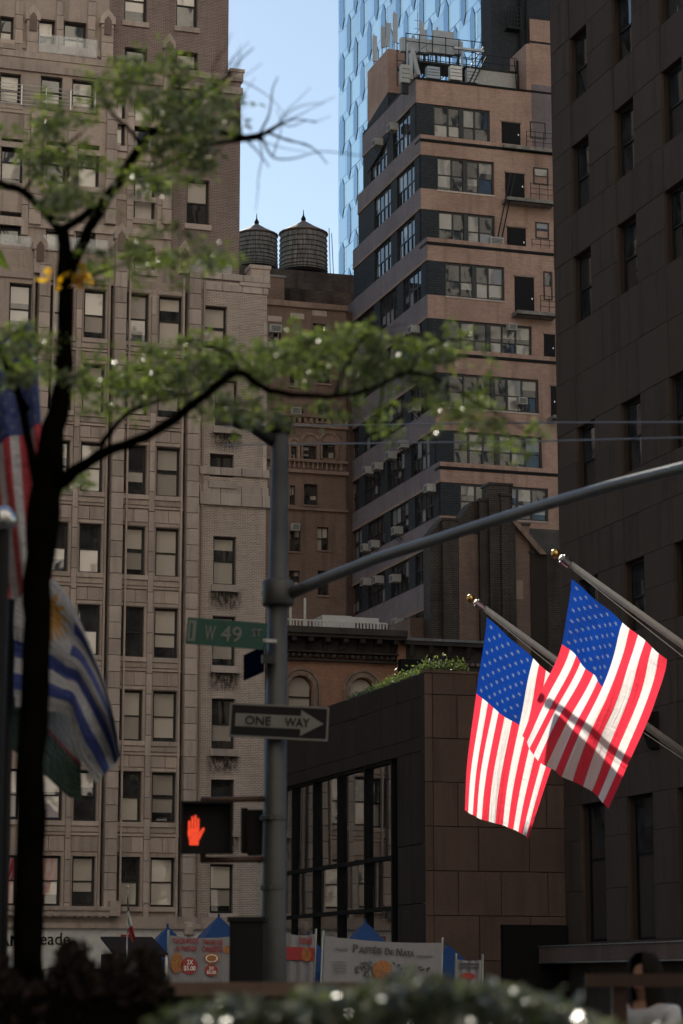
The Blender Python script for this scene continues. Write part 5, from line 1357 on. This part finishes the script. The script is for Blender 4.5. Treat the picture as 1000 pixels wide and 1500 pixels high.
for k, pts in BR.items():
    mb = MB(); limb(pts, mb); mb.build('branch', M['bark'], tr, True)
rt = random.Random(77)
for k in range(34):                              # fine bare twigs at the branch ends
    bx, by = rt.choice(((392, 193), (360, 200), (345, 206), (335, 112), (300, 138), (400, 230), (410, 182), (320, 192), (380, 203), (700, 590), (600, 545), (548, 488)))
    ang = rt.gauss(-.15 if by < 300 else .2, .75); L = rt.uniform(40, 110); x, y = bx, by; pts = [(x, y, 1.1, rt.uniform(-.4, .3))]
    dd_ = pts[0][3]
    for j in range(4):
        ang += rt.gauss(0, .3); x += L/4*math.cos(ang); y += L/4*math.sin(ang); pts.append((x, y, 1.0-.2*j, dd_))
    mb = MB(); limb(pts, mb, n=5); mb.build('twig', M['bark'], tr, True)
clumps = [  # px, py, rx, ry, leaves
 (45, 192, 34, 18, 120), (80, 178, 34, 22, 160), (65, 212, 30, 26, 150), (88, 245, 32, 36, 240), (112, 285, 36, 20, 180), (70, 262, 14, 26, 80), (100, 215, 26, 18, 100), (128, 295, 30, 14, 110),
 (170, 118, 34, 22, 190), (152, 140, 18, 24, 90), (205, 98, 34, 14, 130), (250, 104, 34, 16, 140), (238, 128, 34, 30, 230), (262, 158, 18, 40, 150), (232, 160, 30, 20, 120), (300, 128, 22, 14, 60), (320, 152, 26, 22, 120), (306, 182, 34, 26, 170), (334, 176, 14, 30, 80), (282, 208, 30, 20, 130), (232, 252, 36, 18, 160), (262, 270, 30, 16, 110), (180, 243, 22, 14, 70), (290, 238, 24, 22, 110), (268, 195, 24, 20, 90), (215, 232, 22, 16, 70),
 (150, 400, 30, 14, 100), (188, 386, 38, 14, 140), (228, 372, 30, 18, 130), (222, 348, 14, 14, 50), (292, 378, 40, 16, 150), (310, 388, 22, 12, 60),
 (40, 508, 40, 22, 220), (20, 535, 30, 24, 160), (60, 545, 20, 20, 80), (120, 552, 24, 20, 110), (152, 572, 36, 24, 200), (200, 556, 44, 32, 340), (250, 540, 46, 34, 380), (300, 522, 48, 34, 360), (350, 520, 44, 30, 300), (392, 530, 38, 26, 260), (425, 512, 36, 26, 230), (455, 525, 46, 30, 330), (500, 505, 44, 28, 300), (540, 512, 38, 38, 330), (560, 558, 38, 28, 230), (602, 530, 44, 32, 300), (640, 528, 34, 24, 190), (692, 498, 32, 9, 90), (640, 580, 28, 24, 150), (680, 602, 28, 18, 130), (722, 622, 28, 14, 100), (766, 640, 24, 18, 110), (550, 622, 14, 18, 70), (480, 602, 30, 14, 90), (345, 605, 40, 20, 170), (388, 600, 30, 16, 100), (130, 690, 26, 20, 70), (290, 570, 30, 20, 120), (20, 480, 16, 14, 60), (150, 545, 14, 60, 60)]
rnd = random.Random(4)
pos = []
for (cx, cy, rx, ry, n_) in clumps:
    dd = rnd.uniform(-1.1, .6)
    for i in range(max(3, n_//19)):              # leaf sprays: small pinnate bunches
        a, r = rnd.uniform(0, 6.28), rnd.random()**.5
        c = at(cx+rx*r*math.cos(a), cy+ry*r*math.sin(a), TDp+dd+rnd.gauss(0, .18))-to
        d = Vector((rnd.gauss(0, 1), rnd.gauss(0, 1), rnd.gauss(-.25, .5))).normalized()
        for k in range(25):
            pos.append(c+d*(k/25*.15)+Vector((rnd.gauss(0, .015), rnd.gauss(0, .015), rnd.gauss(0, .014))))
it = iter(pos)
leafcloud(len(pos), lambda r: next(it), .048, .4, 9, 0., flat=.9).build('crown', M['leaf'], tr)
yp = [at(118+rnd.gauss(0, 5), 403+rnd.gauss(0, 10), TDp-.4)-to for k in range(34)]+[at(72+rnd.gauss(0, 3), 397+rnd.gauss(0, 5), TDp-.4)-to for k in range(9)]+[at(84+rnd.gauss(0, 2), 416+rnd.gauss(0, 2), TDp-.4)-to for k in range(4)]
it2 = iter(yp); leafcloud(len(yp), lambda r: next(it2), .05, .45, 3, -1.).build('yellow_leaves', M['leaf_y'], tr)

# ------------------------------------------------------------------ foreground hedge, dark shrubs, low wall, rail
hd = thing('hedge', 'leafy green hedge with glinting leaves in front of the market', 'hedge', (0, 6.2, 0))
def hedgep(r):
    x = r.uniform(-.45, 1.3); y = r.uniform(-.55, .7)
    top = 1.485+.026*math.sin(x*5.+1)+.024*math.sin(x*13+y*4)+.014*math.sin(x*31+y*9)+(.02 if x > .1 else -.015)-.09*max(0, min(1, (x-.5)/.18))
    if r.random() < .75: z = top-abs(r.gauss(0, .03))
    else: z = r.uniform(1.1, top); y = -.55+abs(r.gauss(0, .05))
    return Vector((x, y, z))
leafcloud(9000, hedgep, .055, .6, 21, .4, flat=.8).build('foliage', M['leaf_h'], hd)
MB().box(-.44, 1.3, -.5, .65, .3, 1.33).build('twig_mass', M['bark'], hd); MB().box(-.5, 1.4, -.6, .75, 0, .34).build('planter', M['stone_r'], hd)
sh = thing('dark_shrubs', 'dark reddish shrubs massed at the foot of the locust tree', 'shrubs', (-1.05, 9.3, 0))
def shp(r):
    x = r.uniform(-.6, .55); 
    top = 1.585+.05*math.sin(x*9)+.05*math.sin(x*23+1)+.03*math.sin(x*41)-(max(0, x-.3)*.5)
    return Vector((x, r.uniform(-.3, .3), top-abs(r.gauss(0, .13))))
leafcloud(5200, shp, .055, .5, 31, 1.2).build('foliage', M['leaf_d'], sh)
MB().box(-.6, .5, -.28, .28, 0, 1.5).build('twig_mass', M['bark'], sh)
lw = MB().box(-6, .35, 0, .4, 0, 1.545); 
o = thing('planter_wall', 'pale low stone wall running behind the dark shrubs', 'wall', (0, 13.5, 0))
MB().box(-6, .35, 0, .4, 0, 1.48).build('wall', M['stone_r'], o); MB().box(-6.05, .4, -.04, .44, 1.48, 1.555).build('coping', M['stone_c'], o)
o = thing('wooden_rail', 'reddish wooden rail behind the hedge beside the walking person', 'rail', (1.0, 13.6, 0))
MB().box(.35, 3.2, 0, .06, 1.53, 1.6).box(.35, 3.2, 0, .06, 1.2, 1.27).build('rail', M['wood'], o)
for xx in (.5, 1.7, 2.9): MB().box(xx, xx+.08, .06, .14, 0, 1.56).build('post', M['wood'], o)

# ------------------------------------------------------------------ street market
MD = 55.
M['tarp'] = plain('blue_tarpaulin', (.004, .035, .13), .6, 0, .3, .2, 2); M['awning'] = plain('dark_awning', (.02, .014, .014), .9, 0, .1)
M['banner'] = plain('white_vinyl', (.2, .2, .22), .5, 0, .4, .08, 2); M['food'] = plain('printed_food', (.3, .12, .04), .5, 0, .3, .7, 30); M['print'] = plain('printed_dark', (.05, .05, .055), .5)
def tent(px, py, D, label, hw=.8, hp_=1.0, m='tarp'):
    p = at(px, py, D); z = p.z; t = thing('market_tent', label, 'tent', (p.x, p.y, 0), PSI)
    e0 = z-hp_
    c = MB(); n = 6
    for s in range(4):                            # gently hollowed pyramid roof
        for k in range(n):
            f0, f1 = k/n, (k+1)/n; r0, r1 = hw*f0**.92, hw*f1**.92; z0, z1 = z-hp_*f0, z-hp_*f1
            R = Matrix.Rotation(s*math.pi/2, 3, 'Z')
            c.quad(*[R@Vector(v) for v in ((-r0, -r0, z0), (r0, -r0, z0), (r1, -r1, z1), (-r1, -r1, z1))])
    c.build('canopy', M[m], t)
    for s in range(4):
        R = Matrix.Rotation(s*math.pi/2, 3, 'Z'); v = MB()
        v.quad(*[R@Vector(q) for q in ((-hw, -hw, e0), (hw, -hw, e0), (hw, -hw-.02, e0-.28), (-hw, -hw-.02, e0-.28))]); v.build('valance', M[m], t)
        q = R@Vector((hw-.04, -hw+.04, 0)); MB().tube([(q.x, q.y, 0.15), (q.x, q.y, e0)], .025, 8).build('leg', M['white'], t)
    MB().lathe((0, 0, z-.02), [(.03, 0), (.03, .06), (.005, .09)], 8).build('peak_cap', M[m], t)
tent(321, 1342, MD+2.5, 'blue peaked market tent behind the taquitos banner')
tent(246, 1357, MD+2.5, 'smaller looking blue tent peak beside the dark awning', .75, .95)
tent(534, 1350, MD+3, 'blue peaked market tent behind the pastry banner', .8, 1.05)
tent(452, 1368, MD+4, 'blue market tent between the street pole and the pastry banner', .6, .9)
tent(655, 1384, MD+5, 'blue market tent past the right end of the pastry banner', .5, .55)
a = at(160, 1440, MD); b = at(240, 1374, MD)
aw = thing('food_stall', 'dark awninged food stall beside the small green flag', 'stall', (a.x, a.y, 0), PSI)
w_ = b.x-a.x
MB().xprism([(-.6, b.z-.35), (1.0, b.z+.05), (1.0, b.z), (-.6, b.z-.42)], 0, w_).build('awning', M['awning'], aw); MB().box(.02, w_-.02, -.02, 1.0, .15, b.z-.35).build('counter', M['awning'], aw)
for xx in (.02, w_-.06): MB().box(xx, xx+.05, -.6, -.55, .15, b.z-.38).build('post', M['white'], aw)
def banner(label, tl, tr, bl, D0, D1):
    a, b, d = at(*tl, D0), at(*tr, D1), at(*bl, D0); x = b-a; w_ = x.length; x.normalize(); z = Vector((0, 0, 1)); z = (z-x*z.dot(x)).normalized(); y = z.cross(x); h = (a-d).length
    t = thing('market_banner', label, 'banner', d); t.matrix_world = Matrix(((x.x, y.x, z.x, d.x), (x.y, y.y, z.y, d.y), (x.z, y.z, z.z, d.z), (0, 0, 0, 1)))
    s = MB(); n = 16                              # cloth with a slight sag between the corners
    for k in range(n):
        u0, u1 = k/n, (k+1)/n; sag = lambda u: -.05*math.sin(math.pi*u)*h
        wv = lambda u: .02*math.sin(u*19)
        s.quad((u0*w_, wv(u0), -.3), (u1*w_, wv(u1), -.3), (u1*w_, wv(u1), h+sag(u1)), (u0*w_, wv(u0), h+sag(u0)))
        s.quad((u0*w_, wv(u0)+.01, -.3), (u1*w_, wv(u1)+.01, -.3), (u1*w_, wv(u1)+.01, h+sag(u1)), (u0*w_, wv(u0)+.01, h+sag(u0)))
    s.build('cloth', M['banner'], t)
    for xx in (-.02, w_+.02): MB().tube([(xx, .03, -d.z), (xx, .03, h+.12)], .025, 8).build('post', M['galv'], t)
    return t, w_, h
F_ = -.04
t, w_, h = banner('white banner reading TAQUITOS AL PASTOR and TACOS DE CANASTA in red', (247, 1370), (337, 1372), (247, 1428), MD, MD+.3)
text('TAQUITOS', .42*w_, .15*h, M['red'], t, (.05*w_, F_, .78*h), bold=.02); text('AL PASTOR', .36*w_, .13*h, M['red'], t, (.09*w_, F_, .61*h), bold=.02)
text('TACOS DE', .32*w_, .12*h, M['red'], t, (.54*w_, F_, .79*h), bold=.02); text('CANASTA', .34*w_, .15*h, M['red'], t, (.53*w_, F_, .6*h), bold=.02)
def disc(cx, cz, rx, rz, m, nm='printed_disc', y=F_): return MB().prism([(cx+rx*math.cos(k*.3927), cz+rz*math.sin(k*.3927)) for k in range(16)], y, y+.008).build(nm, m, t)
disc(.33*w_, .24*h, .14*w_, .22*h, M['red']); disc(.69*w_, .44*h, .13*w_, .14*h, M['food']); disc(.69*w_, .13*h, .11*w_, .15*h, M['red']); disc(.13*w_, .3*h, .1*w_, .26*h, M['food']); disc(.94*w_, .66*h, .06*w_, .1*h, M['food'])
disc(.69*w_, .44*h, .1*w_, .1*h, M['signwhite'], y=F_-.006); disc(.69*w_, .44*h, .08*w_, .08*h, M['food'], y=F_-.012)
text('2X', .1*w_, .12*h, M['signwhite'], t, (.29*w_, F_-.02, .27*h), bold=.02); text('$5.00', .19*w_, .14*h, M['signwhite'], t, (.24*w_, F_-.02, .1*h), bold=.02)
text('2X', .08*w_, .08*h, M['signwhite'], t, (.65*w_, F_-.02, .15*h), bold=.02); text('$5.00', .15*w_, .1*h, M['signwhite'], t, (.615*w_, F_-.02, .03*h), bold=.02)
t, w_, h = banner('white banner reading PASTÉIS DE NATA over a printed pastry', (474, 1371), (645, 1381), (473, 1440), MD-2, MD-1)
text('P', .045*w_, .17*h, M['print'], t, (.23*w_, F_, .69*h), bold=.03); text('ASTÉIS', .2*w_, .165*h, M['print'], t, (.28*w_, F_, .685*h), bold=.03)
text('D', .04*w_, .15*h, M['print'], t, (.505*w_, F_, .675*h), bold=.03); text('E', .03*w_, .11*h, M['print'], t, (.55*w_, F_, .675*h), bold=.03)
text('N', .05*w_, .16*h, M['print'], t, (.6*w_, F_, .665*h), bold=.03); text('ATA', .1*w_, .12*h, M['print'], t, (.655*w_, F_, .665*h), bold=.03)
for x0, z0, wd in ((.09, .755, .1), (.09, .725, .1), (.78, .69, .14), (.78, .665, .12)): MB().box(x0*w_, (x0+wd)*w_, F_, F_+.008, z0*h, (z0+.016)*h).build('printed_line', M['signgrey'], t)
for k in range(4): MB().box(.08*w_, (.08+.1)*w_, F_, F_+.01, (.46-.07*k)*h, (.475-.07*k)*h).build('printed_line', M['signgrey'], t)
disc(.49*w_, .33*h, .085*w_, .22*h, M['food'])
lp = random.Random(8); v = MB()
for k in range(60):                               # printed leaf wreath beside the pastry
    s = 1 if k % 2 else -1; x = .49+s*lp.uniform(.09, .23); z = .33+lp.uniform(-.2, .2)*(1.2-abs(x-.49)*3); a_ = lp.uniform(0, 3.14); l = .02*w_
    v.prism([(x*w_-l*math.cos(a_), z*h-l*math.sin(a_)), (x*w_+l*.3*math.sin(a_), z*h-l*.3*math.cos(a_)), (x*w_+l*math.cos(a_), z*h+l*math.sin(a_)), (x*w_-l*.3*math.sin(a_), z*h+l*.3*math.cos(a_))], F_, F_+.008)
v.build('printed_wreath', M['print'], t)
v = MB()
for k in range(14): x, z = .84+lp.uniform(-.05, .05), .4+lp.uniform(-.06, .06); v.box(x*w_-.02, x*w_+.03, F_, F_+.008, z*h-.01, z*h+.02)
v.build('printed_mark', M['print'], t)
t, w_, h = banner('narrow white and red market banner ending in ADAS beside the pole', (414, 1366), (459, 1368), (414, 1430), MD+1, MD+1)
text('ADAS', .42*w_, .15*h, M['red'], t, (.5*w_, F_, .76*h), bold=.02); MB().box(0, w_, F_, F_+.01, .38*h, .68*h).build('printed_band', M['red'], t); disc(.75*w_, .52*h, .16*w_, .16*h, M['food'], y=F_-.01)
t, w_, h = banner('small white printed price sign past the pastry banner', (668, 1405), (704, 1406), (668, 1440), MD-4, MD-4)
for k in range(2): MB().box(.1*w_, .9*w_, F_, F_+.01, (.78-.14*k)*h, (.85-.14*k)*h).build('printed_line', M['print'], t)
disc(.45*w_, .3*h, .3*w_, .14*h, M['red'])
# small green white red flag on a thin pole
p = at(188, 1302, 48.); q = thing('stall_flagpole', 'thin pole of the small green white and red stall flag', 'flagpole', (p.x, p.y, 0)); MB().tube([(0, 0, .15), (0, 0, p.z)], [.02, .012], 8).build('shaft', M['galv'], q); MB().lathe((0, 0, p.z), [(.02, 0), (.03, .03), (.01, .07)], 8).build('finial', M['galv'], q)
flag('stall_flag', 'small limp green white and red flag over the food stall', [(188, 1308), (190, 1330), (194, 1352), (200, 1378)], [(187, 1318), (186, 1340), (188, 1360), (193, 1380)], plainplane(48.), lambda u, v: Y_*(.06*math.sin(u*8+v*9)), M['mx'], 16, 8)

# ------------------------------------------------------------------ the person passing behind the hedge
def person(x, y, rz):
    t = thing('person', 'person with long dark hair and pale top walking behind the wooden rail', 'person', (x, y, 0), rz)
    def skinned(name, chains, mt, root=0, sub=2):
        me = bpy.data.meshes.new(name); vs = []; es = []; rs = []; idx = {}
        for ch in chains:
            prev = None
            for (nm, co, r) in ch:
                if nm in idx: i = idx[nm]
                else: i = len(vs); vs.append(co); rs.append(r); idx[nm] = i
                if prev is not None: es.append((prev, i))
                prev = i
        me.from_pydata(vs, es, []); o = bpy.data.objects.new(name, me); C.objects.link(o)
        md = o.modifiers.new('s', 'SKIN'); md.use_smooth_shade = True
        for i, r in enumerate(rs):
            sv = me.skin_vertices[0].data[i]; sv.radius = r if isinstance(r, tuple) else (r, r); sv.use_root = (i == root)
        ms = o.modifiers.new('u', 'SUBSURF'); ms.levels = sub; ms.render_levels = sub
        dg = bpy.context.evaluated_depsgraph_get(); m2 = bpy.data.meshes.new_from_object(o.evaluated_get(dg)); bpy.data.objects.remove(o)
        m2.materials.clear(); m2.materials.append(mt); m2.shade_smooth(); return link(name, m2, t)
    skin = plain('skin', (.36, .2, .14), .5, 0, .4, .08); top = plain('pale_top', (.42, .43, .48), .8, 0, .2, .2, 8, .2); jeans = plain('dark_trousers', (.02, .025, .04), .8, 0, .2, .2); hair = plain('dark_hair', (.008, .006, .005), .8, 0, .1, .4, 20, .3); eye = plain('eye', (.03, .02, .015), .2)
    ch = [[('pel', (0, 0, .93), (.15, .11)), ('wst', (0, 0, 1.08), (.125, .09)), ('chs', (0, 0, 1.26), (.15, .1)), ('shl', (0, .01, 1.38), (.1, .075)), ('nk', (0, .005, 1.44), .05), ('hd0', (0, -.01, 1.5), (.055, .065)), ('hd1', (0, -.012, 1.57), (.075, .092)), ('hd2', (0, 0, 1.635), (.072, .088)), ('hd3', (0, .005, 1.67), (.04, .05))]]
    for s, st in ((-1, .16), (1, -.16)):
        ch.append([('pel', 0, 0), ('hip%d' % s, (s*.09, 0, .88), .09), ('kn%d' % s, (s*.1, -st*.9-.02, .49), .062), ('an%d' % s, (s*.1, -st*1.1+.06, .09), .042), ('to%d' % s, (s*.11, -st*1.1-.1, .035), .035)])
        wr = (s*.24, st*.9-.1, .86)
        ch.append([('shl', 0, 0), ('sh%d' % s, (s*.165, .01, 1.36), .06), ('el%d' % s, (s*.215, st*.35+.02, 1.1), .043), ('wr%d' % s, wr, .028), ('pm%d' % s, (wr[0], wr[1]-.02, wr[2]-.07), (.02, .036))])
        for k, (dx, L) in enumerate(((-.028, .07), (-.009, .082), (.01, .078), (.027, .06))):
            b0 = (wr[0]+s*.002, wr[1]-.02+dx, wr[2]-.1)
            ch.append([('pm%d' % s, 0, 0), ('f%d%da' % (s, k), b0, .009), ('f%d%db' % (s, k), (b0[0]-s*.006, b0[1]-.004, b0[2]-L*.55), .0085), ('f%d%dc' % (s, k), (b0[0]-s*.022, b0[1]-.006, b0[2]-L), .007)])
        ch.append([('pm%d' % s, 0, 0), ('t%da' % s, (wr[0]-s*.012, wr[1]-.06, wr[2]-.07), .01), ('t%db' % s, (wr[0]-s*.02, wr[1]-.078, wr[2]-.115), .008)])
    skinned('body', ch, skin)
    s_ = [[('a', (0, 0, .9), (.172, .128)), ('b', (0, 0, 1.08), (.145, .108)), ('c', (0, 0, 1.26), (.17, .118)), ('d', (0, .01, 1.4), (.12, .09))]]
    for s, st in ((-1, .16), (1, -.16)): s_.append([('d', 0, 0), ('e%d' % s, (s*.165, .01, 1.365), .085), ('g%d' % s, (s*.205, st*.28+.02, 1.16), .058)])
    skinned('top', s_, top)
    s_ = [[('a', (0, 0, .97), (.16, .12)), ('b', (0, 0, .9), (.165, .12))]]
    for s, st in ((-1, .16), (1, -.16)): s_.append([('b', 0, 0), ('h%d' % s, (s*.09, 0, .84), .105), ('k%d' % s, (s*.1, -st*.9-.02, .49), .078), ('n%d' % s, (s*.1, -st*1.1+.06, .1), .06)])
    skinned('trousers', s_, jeans)
    hr = MB(); n = 14; st0 = 0
    prof = [(.0, 1.745, .02), (.06, 1.735, .02), (.1, 1.69, .02), (.112, 1.63, .025), (.115, 1.55, .045), (.12, 1.47, .06), (.125, 1.38, .075), (.115, 1.3, .09), (.09, 1.24, .1)]
    for r, z, yy in prof:
        for k in range(n+1):
            a = math.radians(-62+ (360-56)*k/n) if False else math.radians(-66+312*k/n)
            w = 1+.06*math.sin(k*3.1+z*30)
            hr.v.append((r*w*math.cos(a)*.98, yy-.02+r*1.1*w*math.sin(a), z))
    for i in range(len(prof)-1):
        for k in range(n): q = i*(n+1)+k; hr.f.append((q, q+1, q+n+2, q+n+1))
    hr.build('hair', hair, t, True)
    MB().lathe((0, -.108, 1.575), [(.004, .045), (.012, .0), (.017, -.025), (.004, -.038)], 8).build('nose', skin, t, True)
    for s in (-1, 1):
        MB().lathe((s*.031, -.092, 1.6), [(.001, -.011), (.012, -.006), (.014, 0), (.012, .006), (.001, .011)], 8).build('eye', eye, t, True)
        MB().lathe((s*.078, .0, 1.585), [(.002, -.03), (.012, -.015), (.015, .01), (.004, .032)], 8).build('ear', skin, t, True)
    MB().lathe((0, -.09, 1.522), [(.002, -.008), (.022, -.003), (.022, .003), (.002, .008)], 10).build('mouth', plain('lips', (.25, .08, .07), .4), t, True)
p = at(943, HOR, 15.5)
person(p.x, p.y, math.radians(-35))
